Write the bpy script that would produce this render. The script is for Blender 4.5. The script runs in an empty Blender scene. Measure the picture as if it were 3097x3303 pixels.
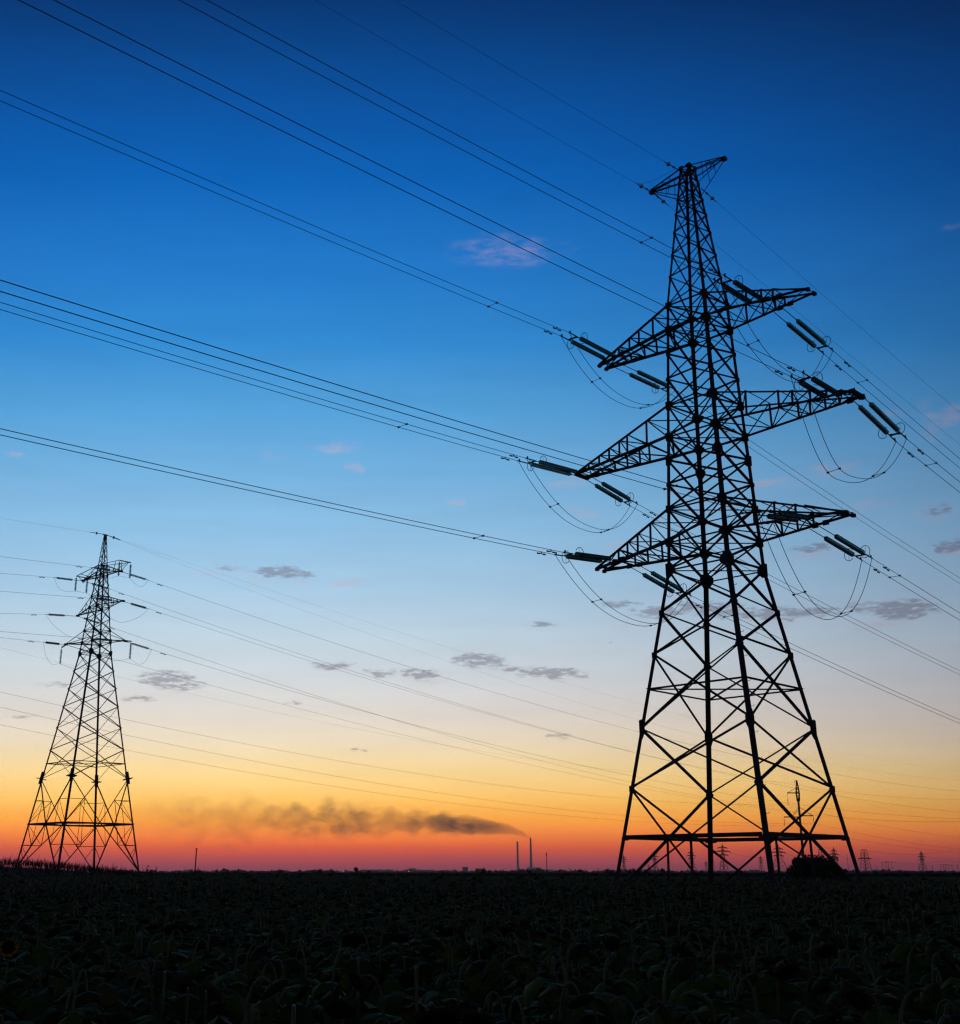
import bpy, math, random
import numpy as np
from mathutils import Vector, Matrix
random.seed(7)
scene = bpy.context.scene
COL = scene.collection
V = Vector

# ------------------------------------------------------------------ camera
EYE = 2.2                                   # camera height above the field
PITCH = math.radians(17.0074)
FPX, CXP, CYP = 3794.877, 1407.73, 1651.5   # focal length and principal point of the 3097 x 3303 photo
cam_d = bpy.data.cameras.new('camera'); cam = bpy.data.objects.new('camera', cam_d); COL.objects.link(cam)
cam_d.sensor_fit = 'HORIZONTAL'; cam_d.sensor_width = 36.0
cam_d.lens = FPX / 3097 * 36.0
cam_d.shift_x = (1548.5 - CXP) / 3097
cam_d.clip_start = 0.1; cam_d.clip_end = 60000
cam.location = (0, 0, EYE); cam.rotation_euler = (math.pi / 2 + PITCH, 0, 0)
scene.camera = cam
scene.view_settings.view_transform = 'Standard'; scene.view_settings.look = 'None'
scene.view_settings.exposure = 0.0; scene.view_settings.gamma = 1.0
scene.view_settings.use_curve_mapping = False
scene.cycles.max_bounces = 6; scene.cycles.diffuse_bounces = 3; scene.cycles.transparent_max_bounces = 8
scene.cycles.sample_clamp_indirect = 4.0
scene.cycles.filter_width = 1.3
scene.cycles.use_denoising = True

def pix_dir(px, py):
    """direction seen at a point of the photo (used to read where things stand)"""
    r = (px - CXP) / FPX; u = -(py - CYP) / FPX
    return V((r, math.cos(PITCH) - u * math.sin(PITCH), math.sin(PITCH) + u * math.cos(PITCH)))
def az_el(px, py):
    d = pix_dir(px, py).normalized()
    return math.atan2(d.x, d.y), math.asin(d.z)

# ------------------------------------------------------------------ sky
def lin(c):
    return tuple((v / 255 / 12.92) if v / 255 <= 0.04045 else ((v / 255 + 0.055) / 1.055) ** 2.4 for v in c)
world = bpy.data.worlds.new('World'); scene.world = world; world.use_nodes = True
NT = world.node_tree; NT.nodes.clear()
def N(tree, typ, **kw):
    n = tree.nodes.new(typ)
    for k_, v_ in kw.items(): setattr(n, k_, v_)
    return n
def M(tree, op, a, b=None, c=None, clamp=False):
    n = tree.nodes.new('ShaderNodeMath'); n.operation = op; n.use_clamp = clamp
    for i, s in enumerate((a, b, c)):
        if s is None: continue
        if isinstance(s, (int, float)): n.inputs[i].default_value = s
        else: tree.links.new(s, n.inputs[i])
    return n.outputs[0]
tc = N(NT, 'ShaderNodeTexCoord'); sep = N(NT, 'ShaderNodeSeparateXYZ'); NT.links.new(tc.outputs['Generated'], sep.inputs[0])
EL = M(NT, 'ARCSINE', sep.outputs[2])
AZ = M(NT, 'ARCTAN2', sep.outputs[0], sep.outputs[1])
# height of the glow: the bands of colour stand highest over the place where the sun went down and sink to both sides
_fw = M(NT, 'SQRT', M(NT, 'ADD', M(NT, 'MULTIPLY', sep.outputs[1], sep.outputs[1]), M(NT, 'MULTIPLY', M(NT, 'MULTIPLY', sep.outputs[0], sep.outputs[0]), .12)))
ELG = M(NT, 'ARCTAN2', sep.outputs[2], M(NT, 'MAXIMUM', _fw, .02))
ELMAX = 0.75
def ramp(tree, fac, stops, lo, hi, interp='LINEAR'):
    r = N(tree, 'ShaderNodeValToRGB'); r.color_ramp.interpolation = interp
    el = r.color_ramp.elements
    while len(el) > 1: el.remove(el[-1])
    first = True
    for p_, c_ in sorted(stops, key=lambda s: s[0]):
        q = (p_ - lo) / (hi - lo)
        e = el[0] if first else el.new(q)
        e.position = q; e.color = (*c_, 1); first = False
    tree.links.new(M(tree, 'DIVIDE', M(tree, 'SUBTRACT', fac, lo), hi - lo, clamp=True), r.inputs[0])
    return r.outputs[0]
SKYC = [  # photo row -> colour of the open sky through the middle of the picture
    (0, (1, 53, 113)), (110, (1, 64, 129)), (380, (2, 84, 163)), (580, (10, 98, 182)), (710, (24, 109, 191)), (900, (36, 122, 201)), (1110, (50, 137, 208)),
    (1340, (86, 161, 217)), (1530, (116, 176, 221)), (1720, (142, 190, 226)), (1900, (166, 200, 226)), (2060, (190, 209, 223)), (2180, (206, 213, 218)), (2300, (221, 214, 206)),
    (2392, (236, 218, 190)), (2483, (248, 215, 150)), (2540, (255, 208, 126)), (2590, (255, 192, 96)), (2640, (254, 168, 74)), (2690, (247, 138, 62)),
    (2712, (233, 114, 64)), (2735, (212, 95, 70)), (2758, (184, 82, 80)), (2781, (153, 76, 86)), (2804, (124, 70, 86)), (2811, (114, 66, 84))]
TOPS = [(0.80, lin((3, 34, 76))), (0.95, lin((8, 28, 52))), (1.57, lin((12, 22, 34)))]
# the same colours as they must stand behind the haze, which dims and tints them on their way to the eye (linear values)
SKYL = [(0, (0.0000, 0.0346, 0.1670)), (110, (0.0000, 0.0493, 0.2197)), (380, (0.0000, 0.0881, 0.3741)), (580, (0.0000, 0.1220, 0.4760)), (710, (0.0055, 0.1547, 0.5324)), (900, (0.0135, 0.1981, 0.6011)), (1110, (0.0278, 0.2576, 0.6537)), (1340, (0.0924, 0.3728, 0.7284)), (1530, (0.1791, 0.4586, 0.7659)), (1720, (0.2856, 0.5545, 0.8177)), (1900, (0.4154, 0.6371, 0.8349)), (2060, (0.5803, 0.7216, 0.8288)), (2180, (0.7192, 0.7752, 0.8099)), (2300, (0.8800, 0.8159, 0.7335)), (2392, (1.0724, 0.8935, 0.6343)), (2483, (1.3047, 0.9349, 0.3792)), (2540, (1.5015, 0.9290, 0.2510)), (2590, (1.6939, 0.8636, 0.1051)), (2640, (1.7621, 0.6487, 0.0061)), (2690, (1.6126, 0.3768, 0.0000)), (2712, (1.4171, 0.2339, 0.0000)), (2735, (1.1080, 0.1269, 0.0006)), (2758, (0.8112, 0.0726, 0.0449)), (2781, (0.5051, 0.0579, 0.0556)), (2804, (0.2956, 0.0305, 0.0759)), (2811, (0.2628, 0.0238, 0.0716))]
LOWS = [(-0.004, SKYL[-1][1]), (-0.02, lin((90, 55, 70))), (-0.3, lin((14, 12, 16)))]
stops = [(az_el(CXP, y)[1], tuple(v / 2 for v in c)) for y, c in SKYL] + [(e, tuple(v / 2 for v in c)) for e, c in TOPS + LOWS]
sky_col = ramp(NT, ELG, stops, -0.3, 1.6)
# afterglow: brightest a little left of straight ahead, falling off to both sides and behind
GAZ = math.radians(-12)
dAZ = M(NT, 'SUBTRACT', AZ, GAZ)
fall = M(NT, 'COSINE', M(NT, 'MULTIPLY', M(NT, 'MINIMUM', M(NT, 'ABSOLUTE', dAZ), 1.0), 1.48))
fallm = M(NT, 'MAXIMUM', M(NT, 'MULTIPLY', fall, 1.05), 0.26)
# clouds: (x, y, half width, half height) read in the photo, on the dusk sky's own az/el grid
D = 3097 / 1864
DARK = [(555,1112,62,11,1),(440,1102,40,9,.35),(640,1291,40,8,.7),(740,1307,34,8,.7),(825,1309,38,11,.8),(930,1283,52,14,.9),(1000,1300,45,8,.5),
        (1078,1307,64,9,1),(320,1318,48,15,.8),(366,1331,42,9,.6),(272,1358,34,7,.5),(1055,1212,38,6,.7),(1185,1248,14,4,.4),(1200,1172,34,8,.8),
        (1276,1190,44,13,1),(1390,1186,50,16,.8),(1490,1191,62,12,.9),(1568,1190,64,11,.8),(1752,1182,60,18,1.2),(1853,1058,26,12,1),
        (1578,1065,40,10,.6),(1822,993,40,12,.4),(693,1457,16,4,.5),(572,1367,18,4,.5),(1092,1427,30,9,.35),(1125,1312,24,5,.4),(40,1393,30,4,.4),
        (1690,1178,60,12,.5),(110,1330,60,6,.35),(1335,1180,30,12,.7)]
PINK = [(985,487,110,34,.40),(650,868,50,12,.7),(688,909,22,11,.7),(530,880,32,16,.4),(545,1128,75,9,.6),(672,1131,42,9,.6),(430,1115,50,12,.4),
        (830,1322,50,7,.5),(630,1300,46,8,.4),(1500,938,70,14,.6),(1605,914,64,14,.7),(1835,815,60,44,.55),(1100,1051,34,8,.7),(1130,997,50,14,.6),
        (1105,935,50,18,.55),(886,972,18,7,.6),(1690,977,46,10,.6),(1820,1000,50,16,.6),(28,885,26,8,.5),(1500,1208,110,9,.5),(1700,1215,90,12,.4),
        (1860,1070,40,8,.6),(1580,1078,60,8,.6),(1250,1215,60,8,.4),(1190,1060,30,10,.4),(1080,1320,70,6,.4),(355,1345,60,7,.4),(1740,800,40,12,.35),(1850,442,20,9,.4)]
comb = N(NT, 'ShaderNodeCombineXYZ'); NT.links.new(AZ, comb.inputs[0]); NT.links.new(EL, comb.inputs[1])
def noise(tree, vec, scale, detail, stretch=None, rough=.55, off=(0,0,0)):
    m = N(tree, 'ShaderNodeMapping'); tree.links.new(vec, m.inputs[0])
    m.inputs['Scale'].default_value = stretch or (1, 1, 1); m.inputs['Location'].default_value = off
    n = N(tree, 'ShaderNodeTexNoise'); n.inputs['Scale'].default_value = scale; n.inputs['Detail'].default_value = detail
    n.inputs['Roughness'].default_value = rough
    tree.links.new(m.outputs[0], n.inputs['Vector']); return n.outputs['Fac']
warpn = N(NT, 'ShaderNodeTexNoise'); warpn.inputs['Scale'].default_value = 60; warpn.inputs['Detail'].default_value = 4
NT.links.new(comb.outputs[0], warpn.inputs['Vector'])
wv = N(NT, 'ShaderNodeVectorMath', operation='MULTIPLY_ADD'); NT.links.new(warpn.outputs['Color'], wv.inputs[0])
wv.inputs[1].default_value = (.036, .010, 0); wv.inputs[2].default_value = (-.018, -.005, 0)
wadd = N(NT, 'ShaderNodeVectorMath', operation='ADD'); NT.links.new(comb.outputs[0], wadd.inputs[0]); NT.links.new(wv.outputs[0], wadd.inputs[1])
def cloud_mask(lst):
    acc = None
    for x, y, w, h, s in lst:
        a, e = az_el(x * D, y * D)
        a2 = az_el((x + w) * D, y * D)[0]; e2 = az_el(x * D, (y - h) * D)[1]
        n1 = N(NT, 'ShaderNodeVectorMath', operation='SUBTRACT'); NT.links.new(wadd.outputs[0], n1.inputs[0]); n1.inputs[1].default_value = (a, e, 0)
        n2 = N(NT, 'ShaderNodeVectorMath', operation='MULTIPLY'); NT.links.new(n1.outputs[0], n2.inputs[0])
        n2.inputs[1].default_value = (1 / abs(a2 - a), 1 / abs(e2 - e), 0)
        n3 = N(NT, 'ShaderNodeVectorMath', operation='LENGTH'); NT.links.new(n2.outputs[0], n3.inputs[0])
        mr = N(NT, 'ShaderNodeMapRange', interpolation_type='SMOOTHSTEP'); NT.links.new(n3.outputs['Value'], mr.inputs[0])
        mr.inputs['From Min'].default_value = 1.55; mr.inputs['From Max'].default_value = 0.0
        mr.inputs['To Min'].default_value = 0; mr.inputs['To Max'].default_value = s
        acc = mr.outputs[0] if acc is None else M(NT, 'MAXIMUM', acc, mr.outputs[0])
    return acc
cn = noise(NT, comb.outputs[0], 1.0, 8, (105, 400, 1), .66)
cn2 = noise(NT, comb.outputs[0], 1.0, 6, (40, 120, 1), .6, (3, 5, 0))
def sharpen(mask, nz, lo, hi):
    v = M(NT, 'MULTIPLY', M(NT, 'POWER', mask, .7), M(NT, 'MULTIPLY_ADD', nz, 4.2, -1.35))
    mr = N(NT, 'ShaderNodeMapRange', interpolation_type='SMOOTHSTEP'); NT.links.new(v, mr.inputs[0])
    mr.inputs['From Min'].default_value = lo; mr.inputs['From Max'].default_value = hi
    return mr.outputs[0]
dark = sharpen(cloud_mask(DARK), cn, .12, .62)
pink = sharpen(cloud_mask(PINK), cn2, .06, .9)
def mixc(tree, fac, a, b, mode='MIX'):
    n = N(tree, 'ShaderNodeMix', data_type='RGBA', blend_type=mode)
    if isinstance(fac, (int, float)): n.inputs['Factor'].default_value = fac
    else: tree.links.new(fac, n.inputs['Factor'])
    for s, k_ in ((a, 6), (b, 7)):
        if isinstance(s, tuple): n.inputs[k_].default_value = (*s, 1)
        else: tree.links.new(s, n.inputs[k_])
    return n.outputs[2]
# a smoky unevenness low over the horizon
low = M(NT, 'MULTIPLY_ADD', noise(NT, comb.outputs[0], 1.0, 4, (9, 60, 1), .5, (7, 1, 0)), 0.16, 0.92)
c0_ = mixc(NT, 1.0, sky_col, (1, 1, 1), 'MULTIPLY')
scalel = N(NT, 'ShaderNodeVectorMath', operation='SCALE'); NT.links.new(c0_, scalel.inputs[0]); NT.links.new(low, scalel.inputs['Scale'])
c1_ = mixc(NT, M(NT, 'MULTIPLY', pink, .34), scalel.outputs[0], tuple(v / 2 for v in lin((206, 180, 190))))
c2_ = mixc(NT, M(NT, 'MULTIPLY', dark, .62), c1_, tuple(v / 2 for v in lin((124, 118, 136))))
# sides fall off: warm tones die away faster than blue
fr = M(NT, 'POWER', fallm, 1.0); fg = M(NT, 'POWER', fallm, 1.05); fb = M(NT, 'POWER', fallm, 0.95)
cf = N(NT, 'ShaderNodeCombineXYZ'); NT.links.new(fr, cf.inputs[0]); NT.links.new(fg, cf.inputs[1]); NT.links.new(fb, cf.inputs[2])
c3_ = N(NT, 'ShaderNodeVectorMath', operation='MULTIPLY'); NT.links.new(c2_, c3_.inputs[0]); NT.links.new(cf.outputs[0], c3_.inputs[1])
bg = N(NT, 'ShaderNodeBackground'); NT.links.new(c3_.outputs[0], bg.inputs['Color']); bg.inputs['Strength'].default_value = 2.0
# what is left of the daylight, well after the sun has gone down
nis = N(NT, 'ShaderNodeTexSky', sky_type='NISHITA'); nis.sun_disc = False
nis.sun_elevation = math.radians(-4); nis.sun_rotation = GAZ
bg2 = N(NT, 'ShaderNodeBackground'); NT.links.new(nis.outputs[0], bg2.inputs['Color']); bg2.inputs['Strength'].default_value = 0.05
ash = N(NT, 'ShaderNodeAddShader'); NT.links.new(bg.outputs[0], ash.inputs[0]); NT.links.new(bg2.outputs[0], ash.inputs[1])
wo = N(NT, 'ShaderNodeOutputWorld'); NT.links.new(ash.outputs[0], wo.inputs['Surface'])

# ------------------------------------------------------------------ materials
def mat(name, col, rough=.7, metal=0., col2=None, scale=8., bump=0., trans=0., emit=None, es=0., spec=.3):
    m = bpy.data.materials.new(name); m.use_nodes = True; t = m.node_tree
    b = t.nodes['Principled BSDF']; b.inputs['Roughness'].default_value = rough; b.inputs['Metallic'].default_value = metal
    b.inputs['Specular IOR Level'].default_value = spec
    if col2:
        o = N(t, 'ShaderNodeTexCoord'); nz = N(t, 'ShaderNodeTexNoise'); nz.inputs['Scale'].default_value = scale; nz.inputs['Detail'].default_value = 5
        t.links.new(o.outputs['Object'], nz.inputs['Vector'])
        r = N(t, 'ShaderNodeValToRGB'); r.color_ramp.elements[0].position = .35; r.color_ramp.elements[1].position = .68
        r.color_ramp.elements[0].color = (*col, 1); r.color_ramp.elements[1].color = (*col2, 1)
        t.links.new(nz.outputs['Fac'], r.inputs[0]); t.links.new(r.outputs[0], b.inputs['Base Color'])
        if bump:
            bp = N(t, 'ShaderNodeBump'); bp.inputs['Strength'].default_value = bump; t.links.new(nz.outputs['Fac'], bp.inputs['Height']); t.links.new(bp.outputs[0], b.inputs['Normal'])
    else: b.inputs['Base Color'].default_value = (*col, 1)
    if emit: b.inputs['Emission Color'].default_value = (*emit, 1); b.inputs['Emission Strength'].default_value = es
    if trans: b.inputs['Transmission Weight'].default_value = trans; b.inputs['IOR'].default_value = 1.5
    return m
STEEL = mat('weathered_steel', (.030, .032, .034), .75, 0, (.048, .046, .043), 3.)
WIRE = mat('aluminium_conductor', (.05, .05, .055), .6)
EWIRE = mat('galvanised_wire', (.09, .095, .1), .6)
GLASSI = mat('green_glass', (.10, .30, .25), .10, 0, (.16, .38, .32), 5., trans=.82)
HARD = mat('forged_fittings', (.03, .03, .032), .7)
CONC = mat('old_concrete', (.11, .105, .1), .9, 0, (.16, .15, .14), 2.)
BRICK = mat('chimney_concrete', (.10, .08, .08), .9, 0, (.14, .11, .11), .05)
STEM = mat('dry_stem', (.06, .065, .022), .65, 0, (.15, .15, .07), 6., spec=.2)
LEAF = mat('sunflower_leaf', (.05, .075, .007), .75, 0, (.14, .15, .016), 5., bump=.3, spec=.06)
LEAF2 = mat('withered_leaf', (.08, .055, .014), .8, 0, (.16, .12, .03), 6., bump=.3, spec=.06)
HEAD = mat('head_back', (.018, .022, .003), .8, 0, (.050, .055, .008), 12., bump=.4, spec=.08)
SEED = mat('seed_face', (.006, .005, .004), .9, 0, (.014, .011, .008), 60., bump=.5, spec=.05)
PETAL = mat('yellow_petal', (.26, .13, .008), .7, 0, (.42, .22, .012), 8., spec=.05)
PETAL2 = mat('faded_petal', (.10, .04, .010), .8, 0, (.17, .07, .016), 8., spec=.05)
SOIL = mat('dark_soil', (.014, .010, .006), .95, 0, (.025, .018, .010), 1.2, spec=.05)
FARV = mat('far_vegetation', (.007, .008, .004), 1., 0, (.013, .013, .006), .3, spec=0.)
GRASS = mat('dry_weeds', (.018, .017, .007), .9, 0, (.040, .034, .015), 3., spec=.05)
BUSHL = mat('bush_leaf', (.012, .020, .010), .6, 0, (.030, .042, .020), 4.)
BARK = mat('bark', (.03, .024, .018), .9, 0, (.05, .04, .03), 10.)
WALLM = mat('factory_wall', (.07, .065, .07), .9, 0, (.10, .09, .095), .08)
LAMP = mat('street_lamp_light', (.8, .8, .75), .5, emit=(1, .93, .8), es=7.)

# ------------------------------------------------------------------ mesh helper
class MB:
    def __init__(s): s.v = []; s.f = []
    def poly(s, vs, faces):
        o = len(s.v); s.v += [tuple(x) for x in vs]; s.f += [tuple(i + o for i in f) for f in faces]
    def angle(s, p, q, w, t, ref):
        """steel angle bar from p to q: flange one lies along ref, flange two square to it"""
        p = V(p); q = V(q); d = (q - p)
        if d.length < 1e-6: return
        d.normalize(); a = V(ref) - d * V(ref).dot(d)
        if a.length < 1e-4: a = d.orthogonal()
        a.normalize(); b = d.cross(a)
        pr = [(0, 0), (w, 0), (w, t), (t, t), (t, w), (0, w)]
        vs = [e + a * x + b * y for e in (p, q) for x, y in pr]
        s.poly(vs, [(i, (i + 1) % 6, 6 + (i + 1) % 6, 6 + i) for i in range(6)] + [(5, 4, 3, 0), (3, 2, 1, 0), (6, 9, 10, 11), (6, 7, 8, 9)])
    def bar(s, p, q, w, h=None, ref=(0, 0, 1)):
        p = V(p); q = V(q); h = h or w; d = (q - p)
        if d.length < 1e-6: return
        d.normalize(); a = V(ref) - d * V(ref).dot(d)
        if a.length < 1e-4: a = d.orthogonal()
        a.normalize(); b = d.cross(a)
        vs = [e - b * x * w / 2 + a * y * h / 2 for e in (p, q) for x, y in ((-1, -1), (1, -1), (1, 1), (-1, 1))]
        s.poly(vs, [(0, 3, 2, 1), (4, 5, 6, 7), (0, 1, 5, 4), (1, 2, 6, 5), (2, 3, 7, 6), (3, 0, 4, 7)])
    def tube(s, pts, r, n=6, cap=True):
        pts = [V(p) for p in pts]; m = len(pts); o = len(s.v)
        rr = r if isinstance(r, (list, tuple)) else [r] * m
        a = None
        for i, p in enumerate(pts):
            d = (pts[min(i + 1, m - 1)] - pts[max(i - 1, 0)]).normalized()
            if a is None: a = d.orthogonal().normalized()
            else:
                a = a - d * a.dot(d)
                a = a.normalized() if a.length > 1e-6 else d.orthogonal().normalized()
            b = d.cross(a)
            for k in range(n):
                t = 2 * math.pi * k / n
                s.v.append(tuple(p + (a * math.cos(t) + b * math.sin(t)) * rr[i]))
        for i in range(m - 1):
            for k in range(n):
                s.f.append((o + i * n + k, o + i * n + (k + 1) % n, o + (i + 1) * n + (k + 1) % n, o + (i + 1) * n + k))
        if cap:
            s.f.append(tuple(o + k for k in range(n))[::-1]); s.f.append(tuple(o + (m - 1) * n + k for k in range(n)))
    def lathe(s, base, axis, prof, n=12):
        base = V(base); d = V(axis).normalized(); a = d.orthogonal().normalized(); b = d.cross(a); o = len(s.v)
        for z, r in prof:
            for k in range(n):
                t = 2 * math.pi * k / n
                s.v.append(tuple(base + d * z + (a * math.cos(t) + b * math.sin(t)) * r))
        for i in range(len(prof) - 1):
            for k in range(n):
                s.f.append((o + i * n + k, o + i * n + (k + 1) % n, o + (i + 1) * n + (k + 1) % n, o + (i + 1) * n + k))
        s.f.append(tuple(o + k for k in range(n))[::-1]); s.f.append(tuple(o + (len(prof) - 1) * n + k for k in range(n)))
    def plate(s, pts, nrm, t):
        n = V(nrm).normalized() * t / 2; m = len(pts)
        vs = [V(p) - n for p in pts] + [V(p) + n for p in pts]
        s.poly(vs, [tuple(range(m))[::-1], tuple(range(m, 2 * m))] + [(i, (i + 1) % m, m + (i + 1) % m, m + i) for i in range(m)])
    def build(s, name, m, parent=None, smooth=False):
        me = bpy.data.meshes.new(name); me.from_pydata(s.v, [], s.f); me.materials.append(m); me.update()
        if smooth: me.shade_smooth()
        o = bpy.data.objects.new(name, me); COL.objects.link(o)
        if parent: o.parent = parent
        return o
def empty(name, label, cat, group=None, loc=(0, 0, 0)):
    o = bpy.data.objects.new(name, None); o.empty_display_size = .3; o.location = loc; COL.objects.link(o)
    return tag(o, label, cat, group)
def tag(o, label, cat, group=None, kind=None):
    if label: o['label'] = label
    if cat: o['category'] = cat
    if group: o['group'] = group
    if kind: o['kind'] = kind
    return o
def struct(o, kind='structure'):
    o['kind'] = kind; return o
def localize(root, loc):
    """put the empty at the thing's base while its parts keep their places"""
    root.location = loc
    for c in root.children: c.location = c.location - V(loc)

# ------------------------------------------------------------------ terrain
def hgt(x, y):
    r = math.hypot(x, y)
    h = 0.22 * math.exp(-((r - 75) / 45) ** 2)
    dx, dy = x + 41, y - 121
    h += 2.25 * math.exp(-(dx / 19) ** 2 - (dy / 22) ** 2)
    h += 1.5 * math.exp(-((x + 62) / 22) ** 2 - ((y - 124) / 24) ** 2)
    return h * min(1, max(0, (r - 10) / 25))
def ground():
    rs = [0.0] + [1.5 * 1.13 ** i for i in range(76)]; na = 144
    v = [(0, 0, 0)]; f = []
    for r in rs[1:]:
        for k in range(na):
            t = 2 * math.pi * k / na; x, y = r * math.sin(t), r * math.cos(t)
            v.append((x, y, hgt(x, y) - (0.0 if r < 400 else 0)))
    for k in range(na): f.append((0, 1 + (k + 1) % na, 1 + k))
    for i in range(len(rs) - 2):
        for k in range(na):
            a = 1 + i * na + k; b = 1 + i * na + (k + 1) % na
            f.append((a, b, b + na, a + na))
    me = bpy.data.meshes.new('ground'); me.from_pydata(v, [], f); me.materials.append(SOIL); me.update(); me.shade_smooth()
    o = bpy.data.objects.new('ground', me); COL.objects.link(o); struct(o)
ground()

# ------------------------------------------------------------------ lattice towers
class Frame:
    def __init__(s, x, y, th):
        s.c = V((x, y, 0)); s.u = V((-math.cos(th), math.sin(th), 0)); s.v = V((math.sin(th), math.cos(th), 0))
    def T(s, a, b, z): return s.c + s.u * a + s.v * b + V((0, 0, z + EYE))
CORN = {'A': (1, -1), 'B': (1, 1), 'D': (-1, 1), 'C': (-1, -1)}
FACES = [('C', 'A'), ('A', 'B'), ('B', 'D'), ('D', 'C')]
def gusset(mb, p, w, h, nrm, along):
    """stiffening plate at a joint, lying in one face"""
    n = V(nrm).normalized(); up = V((0, 0, 1)); up = (up - n * up.dot(n)).normalized(); s = up.cross(n)
    if s.dot(V(along)) < 0: s = -s
    pts = [V(p) + s * x * w + up * z * h for x, z in ((-.18, -.55), (.45, -.62), (1, -.2), (1, .2), (.45, .62), (-.18, .55))]
    mb.plate([q + n * 0.02 for q in pts], n, .016)

ARMPT = {}
def big_pylon():
    fr = Frame(14.7182, 60.0, math.radians(44.63407)); T = fr.T
    H = [3.936,6.878,8.937,10.635,12.85,15.155,16.654,18.493,19.862,21.238,22.609,24.431,25.989,27.509,28.986,30.484,32.271,33.682,35.123,36.28,37.28,38.35,39.35]
    W = [3.524,3.042,2.746,2.475,2.157,1.821,1.746,1.693,1.592,1.509,1.487,1.442,1.362,1.303,1.275,1.241,1.037,.869,.694,.576,.494,.40,.33]
    # smooth the shaft widths: straight legs between the bends
    zb, wb = [-2.25, 15.155, 30.484, 39.35], [4.56, 1.83, 1.235, .33]
    Wf = lambda z: float(np.interp(z, zb, wb))
    zf = -EYE + hgt(fr.c.x, fr.c.y) - .25
    root = empty('transmission_pylon', 'tall dark lattice pylon with six crossarms standing in the field on the right', 'pylon')
    def P(cn, z): s = CORN[cn]; w = Wf(z); return T(s[0] * w, s[1] * w, z)
    def legw(z): return .20 if z < 15 else .19 if z < 24 else .165 if z < 30.4 else .125
    legs = {}
    cuts = [zf, 6.878, 15.155, 22.609, 30.484, 39.35]
    for cn, sg in CORN.items():
        mb = MB()
        for z0, z1 in zip(cuts[:-1], cuts[1:]):
            w = legw((z0 + z1) / 2 - .1); w = .20 if z0 < 14 else w
            p, q = P(cn, z0), P(cn, z1)
            # corner of the angle points outwards, flanges lie in the two faces
            d = (q - p).normalized(); a = -fr.u * sg[0]; b = -fr.v * sg[1]
            a = (a - d * a.dot(d)).normalized(); b = (b - d * b.dot(d)).normalized(); t = .022
            for fl, ot in ((a, b), (b, a)):
                vs = [e + fl * x + ot * y for e in (p, q) for x, y in ((0, 0), (w, 0), (w, t), (0, t))]
                mb.poly(vs, [(0, 1, 2, 3), (7, 6, 5, 4), (0, 4, 5, 1), (1, 5, 6, 2), (2, 6, 7, 3), (3, 7, 4, 0)])
        legs[cn] = mb.build('leg', STEEL, root)
        # concrete footing
        fb = MB(); b0 = P(cn, zf); fb.bar(b0 - V((0, 0, .3)), b0 + V((0, 0, .35)), .7, .7, fr.u); fb.build('footing', CONC, root)
    # step bolts on the nearest leg and one more
    for k in range(34):
        z = -1.2 + k * .62
        if z > 21: break
        p = P('C', z); mb = MB(); out = (fr.v * -1 + fr.u * -.15).normalized(); side = (fr.v * .0 - fr.u).normalized()
        dd = side if k % 2 == 0 else out
        base = p - dd * .0 + V((0, 0, 0))
        off = (fr.v * .1 if k % 2 == 0 else fr.u * .1)
        mb.tube([base + off, base + off + dd * .17, base + off + dd * .21 + V((0, 0, .03)), base + off + dd * .22 + V((0, 0, .07))], .012, 5)
        mb.build('step_bolt', STEEL, legs['C'])
    # face bracing
    levels = [-1.25, 3.936, 6.878, 10.635, 12.85, 15.155] + H[6:]
    for f1, f2 in FACES:
        mb = MB(); mid = (P(f1, 10) + P(f2, 10)) / 2; nrm = (mid - T(0, 0, 10)); nrm.z = 0; nrm.normalize()
        for i, (z0, z1) in enumerate(zip(levels[:-1], levels[1:])):
            w1 = .118 if z1 < 15.2 else .115 if z1 < 24 else .10 if z1 < 31 else .075
            w2 = .08 if z1 < 15.2 else .09 if z1 < 24 else .08 if z1 < 31 else .06
            up = (i % 2 == 0)
            ins = nrm * -.03
            mb.angle(P(f1, z0) + ins, P(f2, z1) + ins, w1 if up else w2, .012, (0, 0, 1))
            mb.angle(P(f2, z0) - ins * -2.2, P(f1, z1) - ins * -2.2, w2 if up else w1, .012, (0, 0, 1))
        mb.build('bracing', STEEL, root)
    big = {6.878: (.28, .8), 15.155: (.50, .62), 16.654: (.42, .42), 18.493: (.36, .36), 22.609: (.40, .42), 21.238: (.38, .5), 24.431: (.42, .42), 28.986: (.42, .42), 30.484: (.36, .34), 39.35: (.3, .25)}
    for z in levels[1:]:
        key = min(big, key=lambda k_: abs(k_ - z)); g = big[key] if abs(key - z) < .02 else ((.27, .26) if z < 15 else (.2, .2) if z < 31 else (.14, .16))
        for cn in CORN:
            gb = MB()
            for f1, f2 in FACES:
                if cn not in (f1, f2): continue
                oth = f2 if cn == f1 else f1
                nrm = (P(f1, 10) + P(f2, 10)) / 2 - T(0, 0, 10); nrm.z = 0; nrm.normalize()
                gusset(gb, P(cn, z), g[0], g[1], nrm, (P(oth, z) - P(cn, z)).normalized())
            gb.build('gusset_plate', STEEL, root)
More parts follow.
